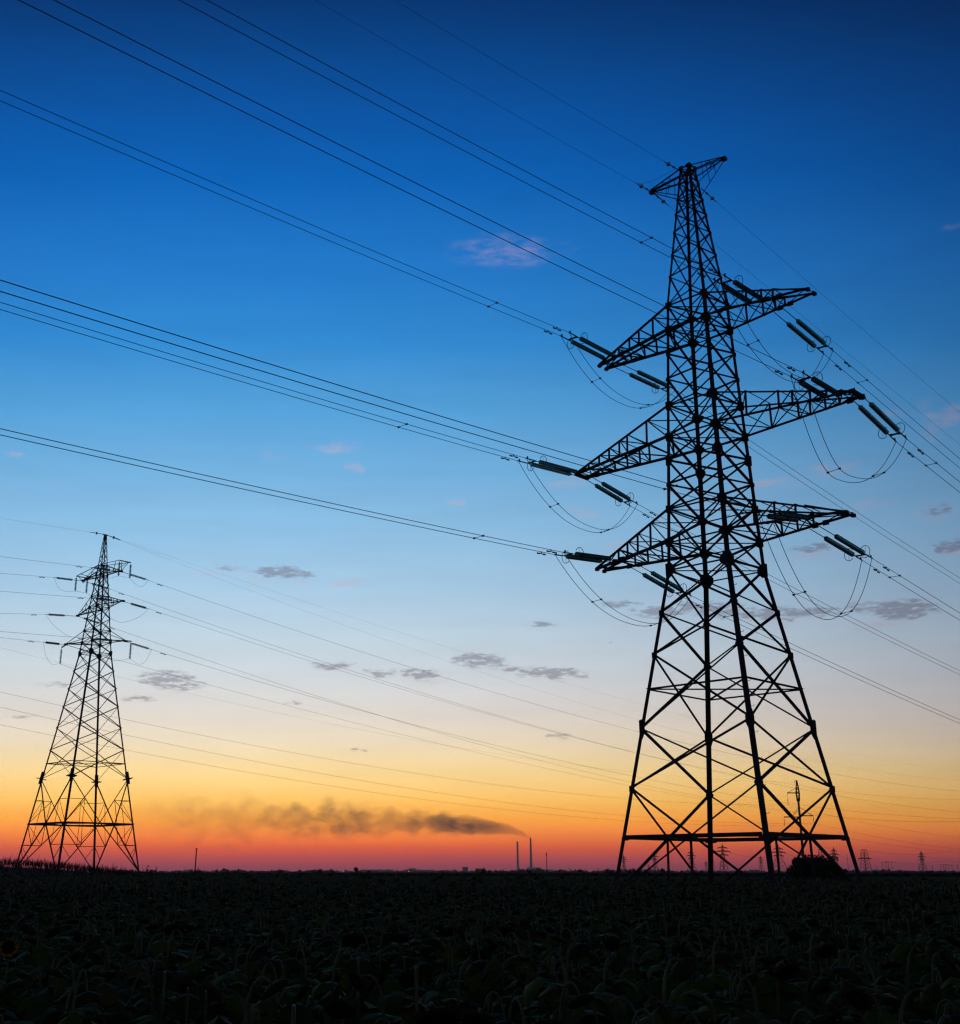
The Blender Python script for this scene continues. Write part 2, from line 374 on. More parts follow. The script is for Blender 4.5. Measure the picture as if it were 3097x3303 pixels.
    # horizontal frames (diaphragms)
    def frame(z, wd, cross=True, deep=None, hangers=False):
        mb = MB()
        for f1, f2 in FACES:
            p, q = P(f1, z), P(f2, z)
            if deep:
                d = (q - p).normalized(); mb.bar(p + d * .25, q - d * .25, .10, deep, (0, 0, 1))
                mb.bar(p, q, .09, deep * .55, (0, 0, 1)) if False else None
                mb.bar(p + V((0, 0, -.08)), p + d * .4 + V((0, 0, -.08)), .06, .14); mb.bar(q + V((0, 0, -.08)), q - d * .4 + V((0, 0, -.08)), .06, .14)
            else: mb.angle(p, q, wd, .012, (0, 0, -1))
        if cross:
            mb.angle(P('A', z), P('D', z), wd * .85, .01, (0, 0, -1)); mb.angle(P('C', z) + V((0, 0, -.07)), P('B', z) + V((0, 0, -.07)), wd * .85, .01, (0, 0, -1))
        return mb.build('horizontal_frame', STEEL, root)
    zx = 1.62
    frame(zx, .12, False, .19)
    mb = MB()     # inner diamond and hangers of the lowest frame
    mids = [(P(a, zx) + P(b, zx)) / 2 for a, b in FACES]
    for i in range(4):
        mb.bar(mids[i], mids[(i + 1) % 4], .07, .09, (0, 0, 1))
        q = mids[i]; mb.angle(q, V((q.x, q.y, EYE + zf)) + (q - T(0, 0, zx)) * .03, .09, .01, fr.u)
    mb.build('hanger_frame', STEEL, root)
    frame(8.937, .085, True)
    for z in (15.155, 16.654, 18.493, 22.609, 24.431, 28.986, 30.484, 37.28, 39.35): frame(z, .07 if z < 30.6 else .05, True)
    # crossarms
    def arm(zb_, zt, tip, ext, side, nodes, width=.6, wc=.14):
        """side +1 goes left and away, -1 right and nearer; tip=(a,b centre) ; ext: the fork beyond the strings"""
        wB, wT = Wf(zb_), Wf(zt); a1, bc = tip; hw = width / 2 + .03
        if side > 0: cb, cf_ = 'A', 'B'
        else: cb, cf_ = 'C', 'D'
        def pt(front, top, a):
            sgn = -1 if front else 1
            z0, w0 = (zt, wT) if top else (zb_, wB)
            t = (a - w0) / (a1 - w0)
            return T(side * a, (sgn * w0) * (1 - t) + (bc + sgn * hw) * t, z0 * (1 - t) + (zb_ + (.10 if top else 0)) * t)
        mb = MB()
        for front in (True, False):
            sg = V((0, 0, -1))
            mb.angle(pt(front, False, wB), pt(front, False, a1), wc, .016, (0, 0, 1)); mb.angle(pt(front, True, wT), pt(front, True, a1), wc * .72, .013, (0, 0, -1))
            mb.bar(pt(front, False, a1 - .12), pt(front, False, a1 + .06), .2, .16)
        arm_o = mb.build('crossarm', STEEL, root)
        lb = MB(); nb = [wB] + nodes
        for front in (True, False):
            prev = wB
            for i, a in enumerate(nodes):
                if ext and a > ext: break
                lb.angle(pt(front, False, a), pt(front, True, a), .085, .01, fr.v)
                # diagonals rise away from the shaft
                lb.angle(pt(front, False, prev), pt(front, True, a), .075, .01, (0, 0, 1))
                prev = a
        lim = ext or a1
        aa = [wB] + [a for a in nodes if a < lim] + [lim]
        for i in range(len(aa) - 1):
            f_ = i % 2 == 0
            lb.angle(pt(f_, False, aa[i]), pt(not f_, False, aa[i + 1]), .065, .01, (0, 0, 1))
            lb.angle(pt(True, False, aa[i + 1]), pt(False, False, aa[i + 1]), .065, .01, (0, 0, 1))
            if i % 2 == 0: lb.angle(pt(not f_, True, aa[i]), pt(f_, True, aa[i + 1]), .05, .01, (0, 0, 1))
            lb.angle(pt(True, True, aa[i + 1]), pt(False, True, aa[i + 1]), .05, .01, (0, 0, 1))
        if ext:
            lb.angle(pt(True, False, ext), pt(False, False, a1), .06, .01, (0, 0, 1)); lb.angle(pt(False, False, ext), pt(True, False, a1 - .25), .06, .01, (0, 0, 1))
            lb.angle(pt(True, True, ext), pt(False, True, a1), .05, .01, (0, 0, 1))
        else:
            lb.bar(pt(True, False, a1 - .05), pt(False, False, a1 - .05), .14, .22)
        lb.build('lattice', STEEL, arm_o)
        for a in ([ext - .35, ext + .3] if ext else [a1 - .75, a1 - .1]):
            for front in (True, False):
                pb = MB(); q = pt(front, False, a); pb.bar(q + V((0, 0, .06)) - fr.u * .16, q + V((0, 0, .06)) + fr.u * .16, .05, .26, (0, 0, 1))
                pb.build('hanger_plate', STEEL, arm_o)
        ARMPT[(str({28.986: 1, 22.609: 2, 16.654: 3}[zb_]) + ('L' if side > 0 else 'R'))] = (pt, a1)
    arm(28.986, 30.484, (6.95, .32), 5.35, 1, [2.35, 3.5, 4.3, 5.2])
    arm(28.986, 30.484, (6.72, .15), 4.9, -1, [2.4, 3.5, 4.3, 4.9])
    arm(22.609, 24.431, (8.98, .5), None, 1, [3.05, 4.6, 5.25, 6.1, 6.95, 7.85, 8.6], .95, .13)
    arm(22.609, 24.431, (8.62, .12), None, -1, [3.2, 4.9, 5.6, 6.5, 7.3, 8.05], .95, .13)
    arm(16.654, 18.493, (7.95, .6), 6.0, 1, [3.1, 4.2, 5.1, 5.9])
    arm(16.654, 18.493, (7.55, .1), 5.6, -1, [3.2, 4.2, 5.2, 5.9])
    # earth-wire peak: two short arms over the shaft
    for sd, ln in ((1, 2.55), (-1, 2.4)):
        mb = MB(); top = 39.35; tip = T(sd * ln, 0, 38.95)
        cs = ('A', 'B') if sd > 0 else ('C', 'D')
        for c_, oo in zip(cs, (-.09, .09)):
            tp = T(sd * ln, oo, 38.95)
            mb.angle(P(c_, top), tp + V((0, 0, .1)), .06, .01, (0, 0, -1))
            mb.angle(P(c_, 38.85), tp, .08, .012, (0, 0, 1))
            mb.angle(P(c_, 37.6), tp + V((0, 0, -.04)), .045, .01, (0, 0, 1))
            for t in (.35, .6, .8):
                a_ = P(c_, top).lerp(tp + V((0, 0, .1)), t); b_ = P(c_, 38.85).lerp(tp, t); mb.angle(a_, b_, .04, .008, fr.v)
                c2 = P(c_, 37.6).lerp(tp, t)
                if t < .7: mb.angle(b_, c2, .035, .008, fr.v)
            mb.angle(P(c_, 38.85).lerp(tp, .35), P(c_, top).lerp(tp, .6), .035, .008, fr.v)
        mb.bar(tip + V((0, 0, -.03)) - fr.u * sd * .14, tip + V((0, 0, -.03)) + fr.u * sd * .12, .26, .2)
        mb.build('earth_wire_arm', STEEL, root)
    localize(root, tuple(T(0, 0, zf)))
    return fr
FB = big_pylon()

# ------------------------------------------------------------------ overhead wires of the big pylon
# (key, point under/at the arm, horizontal direction, slope, curvature, start, end) in metres
SPANS = [
('L1LU',(10.45,63.21,31.41),(-0.7249,-0.6888),-0.0427,0.000359,4.1,130.0),('L1LD',(10.03,63.66,31.41),(-0.7249,-0.6888),-0.0427,0.000359,4.1,130.0),
('L1RU',(17.48,56.28,31.33),(-0.7249,-0.6888),-0.0533,0.000359,4.0,130.0),('L1RD',(17.06,56.72,31.33),(-0.7249,-0.6888),-0.0533,0.000359,4.0,130.0),
('L2RU',(19.96,53.83,24.95),(-0.7249,-0.6888),-0.0399,0.000359,3.6,130.0),('L2RD',(19.53,54.28,24.95),(-0.7249,-0.6888),-0.0399,0.000359,3.6,130.0),
('L3RU',(18.51,55.26,18.46),(-0.7249,-0.6888),-0.0580,0.000359,4.1,130.0),('L3RD',(18.09,55.70,18.46),(-0.7249,-0.6888),-0.0580,0.000359,4.1,130.0),
('L2LU',(7.81,65.83,24.93),(-0.7249,-0.6888),-0.0473,0.000359,3.7,130.0),('L2LD',(7.38,66.27,24.93),(-0.7249,-0.6888),-0.0473,0.000359,3.7,130.0),
('L3LU',(10.35,63.32,18.53),(-0.7249,-0.6888),-0.0513,0.000359,5.0,130.0),('L3LD',(9.92,63.76,18.53),(-0.7249,-0.6888),-0.0513,0.000359,5.0,130.0),
('R1RU',(18.67,57.42,31.33),(0.7139,0.7003),-0.1554,0.000417,5.4,330.0),('R1RD',(18.27,57.83,31.33),(0.7139,0.7003),-0.1554,0.000417,5.4,330.0),
('R2RU',(21.49,54.64,24.45),(0.7139,0.7003),-0.1437,0.000417,4.3,330.0),('R2RD',(21.09,55.05,24.45),(0.7139,0.7003),-0.1437,0.000417,4.3,330.0),
('R3RU',(19.22,56.88,18.99),(0.7139,0.7003),-0.1338,0.000417,5.7,330.0),('R3RD',(18.82,57.29,18.99),(0.7139,0.7003),-0.1338,0.000417,5.7,330.0),
('R1LU',(11.21,64.80,32.00),(0.7139,0.7003),-0.1442,0.000417,5.4,330.0),('R1LD',(10.80,65.20,32.00),(0.7139,0.7003),-0.1442,0.000417,5.4,330.0),
('R2LU',(8.95,67.02,25.02),(0.7139,0.7003),-0.1327,0.000417,5.2,330.0),('R2LD',(8.55,67.43,25.02),(0.7139,0.7003),-0.1327,0.000417,5.2,330.0),
('R3LU',(11.32,64.68,18.62),(0.7139,0.7003),-0.1312,0.000417,5.4,330.0),('R3LD',(10.92,65.09,18.62),(0.7139,0.7003),-0.1312,0.000417,5.4,330.0)]
def on_span(sp, s):
    _, p, d, m, q, s0, s1 = sp
    return V((p[0] + d[0] * s, p[1] + d[1] * s, p[2] + m * s + q * s * s))
def wire_from(sp, rad, s0=None, n=56, name='overhead_wire', mt=None):
    s0 = sp[5] if s0 is None else s0
    pts = [on_span(sp, s0 + (sp[6] - s0) * (i / (n - 1)) ** 1.35) for i in range(n)]
    mb = MB(); mb.tube(pts, rad, 6); return mb.build(name, mt or WIRE, smooth=True)
SD = {sp[0]: sp for sp in SPANS}
ARMN = {'1': 'top', '2': 'middle', '3': 'bottom'}; SIDE = {'L': 'left', 'R': 'right'}
def discs(mb, p, d, n, pitch, r):
    for i in range(n):
        b = V(p) + V(d) * (i * pitch)
        mb.lathe(b, d, [(0, .028), (.035, .05), (.05, r * .62), (.085, r), (.10, r * .98), (.095, r * .5), (.12, .03), (pitch, .022)], 12)
def damper(sp, s, label, group, drop=.09, L=.22):
    p = on_span(sp, s); d = (on_span(sp, s + .5) - p).normalized()
    mb = MB(); c = p + V((0, 0, -drop))
    mb.bar(p + V((0, 0, .02)), c, .05, .05, d); mb.tube([c - d * L, c + V((0, 0, -.01)), c + d * L], .012, 5)
    o = mb.build('vibration_damper', HARD); tag(o, label, 'vibration damper', group)
    for s_ in (-1, 1):
        w = MB(); w.tube([c + d * s_ * (L - .1) + V((0, 0, -.015)), c + d * s_ * (L + .1) + V((0, 0, -.015))], .042, 8); w.build('weight', HARD, o)
def spacer(pa, pb, label, name='wire_spacer'):
    mb = MB(); mb.tube([pa, pb], .014, 6); o = mb.build(name, HARD); tag(o, label, 'wire spacer', 'spacers between paired wires')
    for q in (pa, pb):
        c = MB(); dd = (V(pb) - V(pa)).normalized(); c.tube([V(q) - dd * .05, V(q) + dd * .05], .05, 8); c.build('clamp', HARD, o)
CLAMP = {}
for way, wayname in (('L', 'pointing left'), ('R', 'pointing right')):
    for a_ in '123':
        for sd in 'LR':
            ph = way + a_ + sd; su, sl = SD[ph + 'U'], SD[ph + 'D']
            zarm = {'1': 28.986, '2': 22.609, '3': 16.654}[a_] + EYE + .02
            root = empty('insulator_assembly', 'double glass insulator string, %s %s crossarm of large pylon, %s' % (ARMN[a_], SIDE[sd], wayname), 'insulator', 'double insulator strings of the large pylon')
            ends = []
            gap = (V(su[1]) - V(sl[1]))
            for sp in (su, sl):
                e = on_span(sp, sp[5]); pt_, amax = ARMPT[a_ + sd]; aes = [abs((on_span(z_, z_[5]) - FB.c).dot(FB.u)) for z_ in (su, sl)]; ae = abs((e - FB.c).dot(FB.u)); ae = min(ae, amax + .08 if ae >= max(aes) - 1e-4 else amax - .42); st = pt_(way == 'L', False, ae) + V((0, 0, -.03))
                d = (e - st).normalized(); L = (e - st).length
                # link rod, then the discs, then the clamp that ends in the wire
                mb = MB(); l0 = max(.35, L - 1.15 - 3.0); nd = 17; pitch = min(.178, (L - 1.0 - .3) / nd); l0 = L - 1.0 - nd * pitch
                mb.tube([st, st + d * l0], .022, 6); mb.bar(st + d * (l0 - .12), st + d * l0, .05, .12)
                mb.build('link_rod', HARD, root)
                ins = MB(); discs(ins, st + d * l0, d, nd, pitch, .142); ins.build('insulator_string', GLASSI, root, True)
                cb = MB(); c0 = st + d * (L - 1.0); cb.tube([c0, c0 + d * .35], .025, 6); cb.tube([c0 + d * .35, e + d * .05], .034, 8)
                cb.bar(e - d * .1, e - d * .1 + V((0, 0, .14)), .06, .06, d)
                cb.build('tension_clamp', HARD, root)
                ends.append((c0, d, e))
            # yoke between the strings
            (c0, d0, e0), (c1, d1, e1) = ends
            yb = MB(); yc0 = c0 + d0 * .25; yc1 = c1 + d1 * .25
            yb.plate([yc0 + d0 * .12, yc0 - d0 * .1, yc0.lerp(yc1, .5) - d0 * .02, yc1 - d1 * .1, yc1 + d1 * .12, yc0.lerp(yc1, .5) + d0 * .1], d0.cross(yc1 - yc0), .03)
            yb.build('yoke_plate', HARD, root)
            # arcing rings, open loops beside the live end
            for (cc, dd, ee), sg in zip(ends, (1, -1)):
                side = (V(yc0) - V(yc1)).normalized() * sg; up = dd.cross(side).normalized()
                if up.z < 0: up = -up
                rb = MB(); ctr = cc - dd * .12 + side * .16; R_ = .34
                pts = []
                for k in range(17):
                    t = math.radians(-140 + 280 * k / 16)
                    pts.append(ctr + side * math.cos(t) * R_ * .8 + up * math.sin(t) * R_)
                rb.tube(pts, .016, 6); rb.tube([ctr - up * R_ * .95 + side * .02, ctr + up * R_ * .95 + side * .02], .008, 5)
                rb.build('arcing_ring', HARD, root, True)
            localize(root, tuple((V(su[1]) + V(sl[1])) / 2 * 1.0 - V((0, 0, (su[1][2] + sl[1][2]) / 2 - zarm))))
            CLAMP[ph] = (e0, e1)
            for sp, nm in ((su, 'upper'), (sl, 'lower')):
                dest = 'leaving to the left' if way == 'L' else 'leaving to the right'
                o = wire_from(sp, .0155); tag(o, '%s cable of the pair at large pylon %s %s crossarm, %s' % (nm, ARMN[a_], SIDE[sd], dest), 'power line', 'power line cables')
                ds = {'L': 1.05, 'R': 1.6}[way]
                damper(sp, sp[5] + ds + (.0 if nm == 'upper' else .05), 'dumbbell damper on %s cable at large pylon %s %s crossarm, %s' % (nm, ARMN[a_], SIDE[sd], 'left span' if way == 'L' else 'right span'), 'dumbbell dampers of the large pylon')
            ss = {'L1L': 10.0, 'L1R': 10.1, 'L2R': 11., 'L3R': 11.5, 'L2L': 12.9, 'L3L': 11.1, 'R1R': 9.4, 'R2R': 7.8, 'R3R': 8.9, 'R1L': 12., 'R2L': 13., 'R3L': 9.8}[ph]
            spacer(on_span(su, ss), on_span(sl, ss), 'rod spacer between paired cables of large pylon %s %s crossarm, %s' % (ARMN[a_], SIDE[sd], 'left span' if way == 'L' else 'right span'))
# jumper loops under each arm
LOW = {'1L': 26.65, '1R': 25.3, '2R': 18.15, '2L': 19.6, '3L': 13.3, '3R': 11.95}
LOWB = {'1L': .0, '1R': .6, '2R': -1.6, '2L': .8, '3L': .8, '3R': -.2}
for a_ in '123':
    for sd in 'LR':
        pts2 = []
        for j, nm in ((0, 'upper'), (1, 'lower')):
            p, q = CLAMP['L' + a_ + sd][j], CLAMP['R' + a_ + sd][j]; zl = LOW[a_ + sd] + EYE + (0 if j else .06)
            mid = p.lerp(q, .5); hd = V((q.x - p.x, q.y - p.y, 0)); hl = hd.length; hd.normalize()
            tm = .5 + LOWB[a_ + sd] / hl
            pts = []
            for k in range(33):
                t = k / 32; tt = t - .06 * math.sin(2 * math.pi * t)
                c = (tt - tm) / (tm if tt < tm else 1 - tm); zz = zl + ((p.z if tt < tm else q.z) - zl) * abs(c) ** 2.25
                pts.append(V((p.x + (q.x - p.x) * tt, p.y + (q.y - p.y) * tt, zz)) + hd * 0)
            mb = MB(); mb.tube(pts, .0155, 6); o = mb.build('jumper_cable', WIRE, smooth=True)
            tag(o, '%s jumper cable looping under the %s %s crossarm of large pylon' % ('inner' if j == 0 else 'outer', ARMN[a_], SIDE[sd]), 'jumper cable', 'jumper loops')
            pts2.append(pts)
        for k, wd in ((10, 'left'), (21, 'right')):
            spacer(pts2[0][k], pts2[1][k], '%s spacer in the jumper loop under large pylon %s %s crossarm' % (wd, ARMN[a_], SIDE[sd]))
# earth wires of the big pylon
EARTH = [('EL_l',(12.94,61.76,41.10),(-0.7246,-0.6892),-0.0505,0.000300,0.0,130.0,'thin earth wire from left tip of large pylon up to the left'),
('ER_l',(14.22,59.93,41.40),(-0.7246,-0.6892),-0.0554,0.000300,0.0,130.0,'thin earth wire from large pylon peak to the left, highest of all cables'),
('EL_r',(12.94,61.76,41.10),(0.7137,0.7005),-0.1214,0.000094,0.0,330.0,'thin earth wire from left tip of large pylon passing behind to the right'),
('ER_r',(15.43,60.00,40.25),(0.7327,0.6805),-0.1694,0.000360,0.0,330.0,'thin earth wire from large pylon peak to the right, outermost in the right sky')]
for e in EARTH:
    sp = e[:7]; o = wire_from(sp, .0075, 0.4, mt=EWIRE, name='earth_wire'); tag(o, e[7], 'earth wire', 'earth wires of the large pylon')
    st = on_span(sp, 0); d = (on_span(sp, 1) - st).normalized()
    rt = empty('earth_wire_insulator', 'small disc insulator on ' + e[7].replace('thin ', '').replace('passing behind ', '').replace('from ', 'at ', 1).replace(', highest of all cables', '').replace(', outermost in the right sky', '').replace('the large', 'large'), 'insulator', 'earth wire insulators')
    mb = MB(); mb.tube([st, st + d * 1.5], .028, 6); mb.bar(st + d * .5, st + d * .62, .09, .09); mb.build('link_rod', HARD, rt)
    mb = MB(); mb.lathe(st + d * 1.02, d, [(0, .03), (.03, .06), (.07, .13), (.1, .13), (.13, .04)], 12); mb.build('disc', GLASSI, rt)
    localize(rt, tuple(st))
# small earth-wire bridge cables
p, q = on_span(EARTH[0][:7], 1.6), FB.T(.35, -.35, 39.4)
mb = MB(); mb.tube([p.lerp(q, t) + V((0, 0, .0 - .45 * math.sin(t * math.pi * .9) * (1 - t) + .12 * math.sin(t * math.pi) * t)) for t in [i / 14 for i in range(15)]], .008, 5)
tag(mb.build('bond_wire', EWIRE, smooth=True), 'fine curved bonding wire between left earth wire and peak of the large pylon', 'bonding wire')
p, q = on_span(EARTH[2][:7], 2.0), FB.T(2.5, 0, 38.9)
mb = MB(); mb.tube([q, q + V((.5, .3, -.15)), p], .008, 5); tag(mb.build('bond_wire', EWIRE, smooth=True), 'fine bonding wire hanging beside the left tip of the large pylon peak', 'bonding wire')
#PART2
# ------------------------------------------------------------------ the smaller pylon on the left
def left_pylon():
    fr = Frame(-35.0968, 120.0, math.radians(45.02914)); T = fr.T
    H = [8.836,11.67,13.848,15.993,17.805,19.622,21.45,22.585,23.841,25.05,26.275,27.477,28.6,29.758,30.817]
    zb, wb = [-.3, 21.45, 30.817, 34.178], [4.39, 1.19, .36, .11]
    Wf = lambda z: float(np.interp(z, zb, wb))
    root = empty('transmission_pylon', 'smaller lattice pylon with a pointed top standing on the left', 'pylon')
    def P(cn, z): s = CORN[cn]; w = Wf(z); return T(s[0] * w, s[1] * w, z)
    zf = -.25
    for cn, sg in CORN.items():
        mb = MB()
        for z0, z1, w in ((zf, 8.836, .16), (8.836, 21.45, .15), (21.45, 30.817, .12), (30.817, 34.178, .07)):
            p, q = P(cn, z0), P(cn, z1); d = (q - p).normalized(); a = -fr.u * sg[0]; b = -fr.v * sg[1]
            a = (a - d * a.dot(d)).normalized(); b = (b - d * b.dot(d)).normalized(); t = .018
            for fl, ot in ((a, b), (b, a)):
                vs = [e + fl * x + ot * y for e in (p, q) for x, y in ((0, 0), (w, 0), (w, t), (0, t))]
                mb.poly(vs, [(0, 1, 2, 3), (7, 6, 5, 4), (0, 4, 5, 1), (1, 5, 6, 2), (2, 6, 7, 3), (3, 7, 4, 0)])
        lg = mb.build('leg', STEEL, root)
        fb = MB(); b0 = P(cn, zf); fb.bar(b0 - V((0, 0, .5)), b0 + V((0, 0, .15)), .6, .6, fr.u); fb.build('footing', CONC, root)
        # bolted collar where the splayed base begins
        cb = MB(); p, q = P(cn, 8.35), P(cn, 9.55); cb.bar(p, q, .26, .26, fr.u); cb.bar(P(cn, 8.82), P(cn, 8.9), .75, .75, fr.u); cb.build('collar', STEEL, root)
    for f1, f2 in FACES:
        mb = MB(); mid = (P(f1, 10) + P(f2, 10)) / 2; nrm = mid - T(0, 0, 10); nrm.z = 0; nrm.normalize()
        for i, (z0, z1) in enumerate(zip(H[:-1], H[1:])):
            w1 = .085 if z1 < 22 else .07; w2 = .055
            mb.angle(P(f1, z0), P(f2, z1), w1 if i % 2 else w2, .01, (0, 0, 1)); mb.angle(P(f2, z0) + nrm * .05, P(f1, z1) + nrm * .05, w2 if i % 2 else w1, .01, (0, 0, 1))
        zs = np.linspace(30.817, 33.6, 5)
        for i in range(4):
            a_, b_ = (f1, f2) if i % 2 else (f2, f1)
            mb.angle(P(a_, zs[i]), P(b_, zs[i + 1]), .045, .008, (0, 0, 1)); mb.angle(P(b_, zs[i]), P(a_, (zs[i] + zs[i + 1]) / 2), .035, .008, (0, 0, 1))
        mb.build('bracing', STEEL, root)
        # splayed base: diamond of struts through the middle of the horizontal
        zm = 4.48; m = (P(f1, zm) + P(f2, zm)) / 2; sb = MB()
        for c_ in (f1, f2):
            tp, ft = P(c_, 8.75), P(c_, zf + .1)
            sb.angle(tp, m, .09, .011, (0, 0, 1)); sb.angle(m, ft, .10, .011, (0, 0, 1))
            for z in (6.7,):
                lp = P(c_, z); t = (tp.z - lp.z) / (tp.z - m.z); dp = tp.lerp(m, t)
                sb.angle(lp, dp, .05, .008, (0, 0, 1)); sb.angle(P(c_, zm), dp, .05, .008, (0, 0, 1)); sb.angle(dp, P(c_, zm).lerp(m, .5), .045, .008, (0, 0, 1))
            for z in (2.45,):
                lp = P(c_, z); t = (m.z - lp.z) / (m.z - ft.z); dp = m.lerp(ft, t)
                sb.angle(lp, dp, .06, .008, (0, 0, 1)); sb.angle(P(c_, zm), dp, .055, .008, (0, 0, 1)); sb.angle(P(c_, zm).lerp(m, .5), dp, .045, .008, (0, 0, 1))
                t2 = (m.z - P(c_, 1.2).z) / (m.z - ft.z); sb.angle(lp, m.lerp(ft, t2), .045, .008, (0, 0, 1))
        sb.build('base_bracing', STEEL, root)
    def frame(z, w, cross=True, deep=0):
        mb = MB()
        for f1, f2 in FACES:
            if deep: mb.bar(P(f1, z), P(f2, z), .09, deep)
            else: mb.angle(P(f1, z), P(f2, z), w, .01, (0, 0, -1))
        if cross: mb.angle(P('A', z), P('D', z), w, .01, (0, 0, -1)); mb.angle(P('C', z) + V((0, 0, -.06)), P('B', z) + V((0, 0, -.06)), w, .01, (0, 0, -1))
        else:
            ms = [(P(a, z) + P(b, z)) / 2 for a, b in FACES]
            for i in range(4): mb.bar(ms[i], ms[(i + 1) % 4], .07, .1)
        mb.build('horizontal_frame', STEEL, root)
    frame(4.48, .08, False, .16); frame(10.376, .07)
    for z in (21.45, 22.585, 23.841, 26.275, 27.477, 29.758, 30.817): frame(z, .05)
    gz = {21.45: (.34, .5), 22.585: (.28, .3), 23.841: (.26, .26), 26.275: (.24, .28), 27.477: (.2, .2), 29.758: (.2, .26), 30.817: (.16, .16)}
    for z, g in gz.items():
        for cn in CORN:
            gb = MB()
            for f1, f2 in FACES:
                if cn not in (f1, f2): continue
                oth = f2 if cn == f1 else f1; nrm = (P(f1, 10) + P(f2, 10)) / 2 - T(0, 0, 10); nrm.z = 0; nrm.normalize()
                gusset(gb, P(cn, z), g[0], g[1], nrm, (P(oth, z) - P(cn, z)).normalized())
            gb.build('gusset_plate', STEEL, root)
    pb = MB(); pb.bar(T(0, 0, 33.55), T(0, 0, 34.2), .2, .2, fr.u); pb.bar(T(0, -.28, 34.17), T(0, .28, 34.17), .1, .1); pb.build('peak', STEEL, root)
    def arm(zb_, zt, tip, side, nodes):
        cs = ('A', 'B') if side > 0 else ('C', 'D'); mb = MB(); tp = T(*tip)
        for c_ in cs:
            mb.angle(P(c_, zb_), tp, .10, .012, (0, 0, 1)); mb.angle(P(c_, zt), tp + V((0, 0, .06)), .05, .009, (0, 0, -1))
        mb.bar(tp - fr.v * .16, tp + fr.v * .16, .22, .18); o = mb.build('crossarm', STEEL, root)
        lb = MB()
        for i, t in enumerate(nodes):
            a0, b0 = P(cs[0], zb_).lerp(tp, t), P(cs[1], zb_).lerp(tp, t); a1, b1 = P(cs[0], zt).lerp(tp, t), P(cs[1], zt).lerp(tp, t)
            lb.angle(a0, b0, .045, .008, (0, 0, 1)); lb.angle(a0, a1, .045, .008, fr.v); lb.angle(b0, b1, .045, .008, fr.v)
            t0 = nodes[i - 1] if i else 0
            lb.angle(P(cs[0], zb_).lerp(tp, t0), a1, .04, .008, (0, 0, 1)); lb.angle(P(cs[i % 2], zb_).lerp(tp, t0), P(cs[1 - i % 2], zb_).lerp(tp, t), .04, .008, (0, 0, 1))
        if nodes: lb.build('lattice', STEEL, o)
        return o
    arm(29.758, 30.817, (3.9, 0, 29.85), 1, [.4, .72]); arm(29.758, 30.817, (-3.9, 0, 29.5), -1, [.4, .72])
    arm(26.275, 27.477, (4.9, .25, 26.2), 1, [.35, .65]); arm(26.275, 27.477, (-4.75, 0, 26.25), -1, [.3, .55, .78])
    arm(22.585, 23.841, (5.75, -.35, 23.15), 1, []); arm(22.585, 23.841, (-5.3, .35, 22.1), -1, [])
    # top beams that carry the jumper strings of the upper arms, short outriggers on the lowest
    ends = {}
    for sd, a_, z in ((1, 4.25, 30.3), (-1, -4.55, 30.42)):
        mb = MB(); p, q = T(a_, -.65, z), T(a_, .65, z); mb.bar(p, q, .07, .09)
        cs = ('A', 'B') if sd > 0 else ('C', 'D')
        mb.angle(P(cs[0], 30.817), p, .06, .01, (0, 0, 1)); mb.angle(P(cs[1], 30.817), q, .06, .01, (0, 0, 1))
        tp = T(sd * 3.9, 0, 29.6); mb.angle(p.lerp(q, .2), tp, .05, .01, fr.u); mb.angle(p.lerp(q, .8), tp, .05, .01, fr.u)
        mb.angle(P(cs[0], 30.817).lerp(p, .8), P(cs[1], 29.758).lerp(tp, .35), .045, .01, fr.u); mb.angle(P(cs[1], 30.817).lerp(q, .8), P(cs[0], 29.758).lerp(tp, .6), .045, .01, fr.u)
        mb.build('outrigger', STEEL, root); ends[sd] = (p, q)
    for sd, t0, t1 in ((1, (5.75, -.35, 23.1), (6.75, -.3, 22.95)), (-1, (-5.3, .35, 22.15), (-6.3, .35, 21.95))):
        mb = MB(); mb.bar(T(*t0), T(*t1), .09, .12); mb.build('outrigger', STEEL, root); ends[sd * 3] = T(*t1)
    localize(root, tuple(T(0, 0, zf)))
    return fr, ends
FL, LENDS = left_pylon()
PSPANS = [
('r1R',(-31.99,117.59,31.70),(0.7720,0.6356),-0.1758,0.000507,2.6,330.0),('r1L',(-37.50,123.11,32.10),(0.7821,0.6231),-0.1961,0.000503,2.6,330.0),
('r2R',(-31.39,116.99,28.45),(0.6542,0.7563),-0.1162,0.000326,2.6,330.0),('r2L',(-38.21,123.82,28.40),(0.7180,0.6960),-0.1797,0.000503,2.6,330.0),
('r3R',(-30.90,116.55,24.20),(0.7716,0.6361),-0.1683,0.000551,2.6,330.0),('r3L',(-37.99,123.61,24.80),(0.6231,0.7822),-0.0935,0.000217,2.6,330.0),
('l1R',(-32.69,116.89,31.70),(-0.7075,-0.7067),-0.0722,0.000300,2.9,120.0),('l1L',(-38.21,122.41,32.10),(-0.7075,-0.7067),-0.1009,0.000300,2.9,120.0),
('l2R',(-32.09,116.29,28.45),(-0.7075,-0.7067),-0.0935,0.000300,2.9,120.0),('l2L',(-38.91,123.11,28.40),(-0.7075,-0.7067),-0.1353,0.000300,2.9,120.0),
('l3R',(-31.50,115.70,24.20),(-0.7075,-0.7067),-0.0686,0.000300,2.9,120.0),('l3L',(-38.95,123.3,25.2),(-0.7075,-0.7067),-0.0347,0.000300,2.9,120.0)]
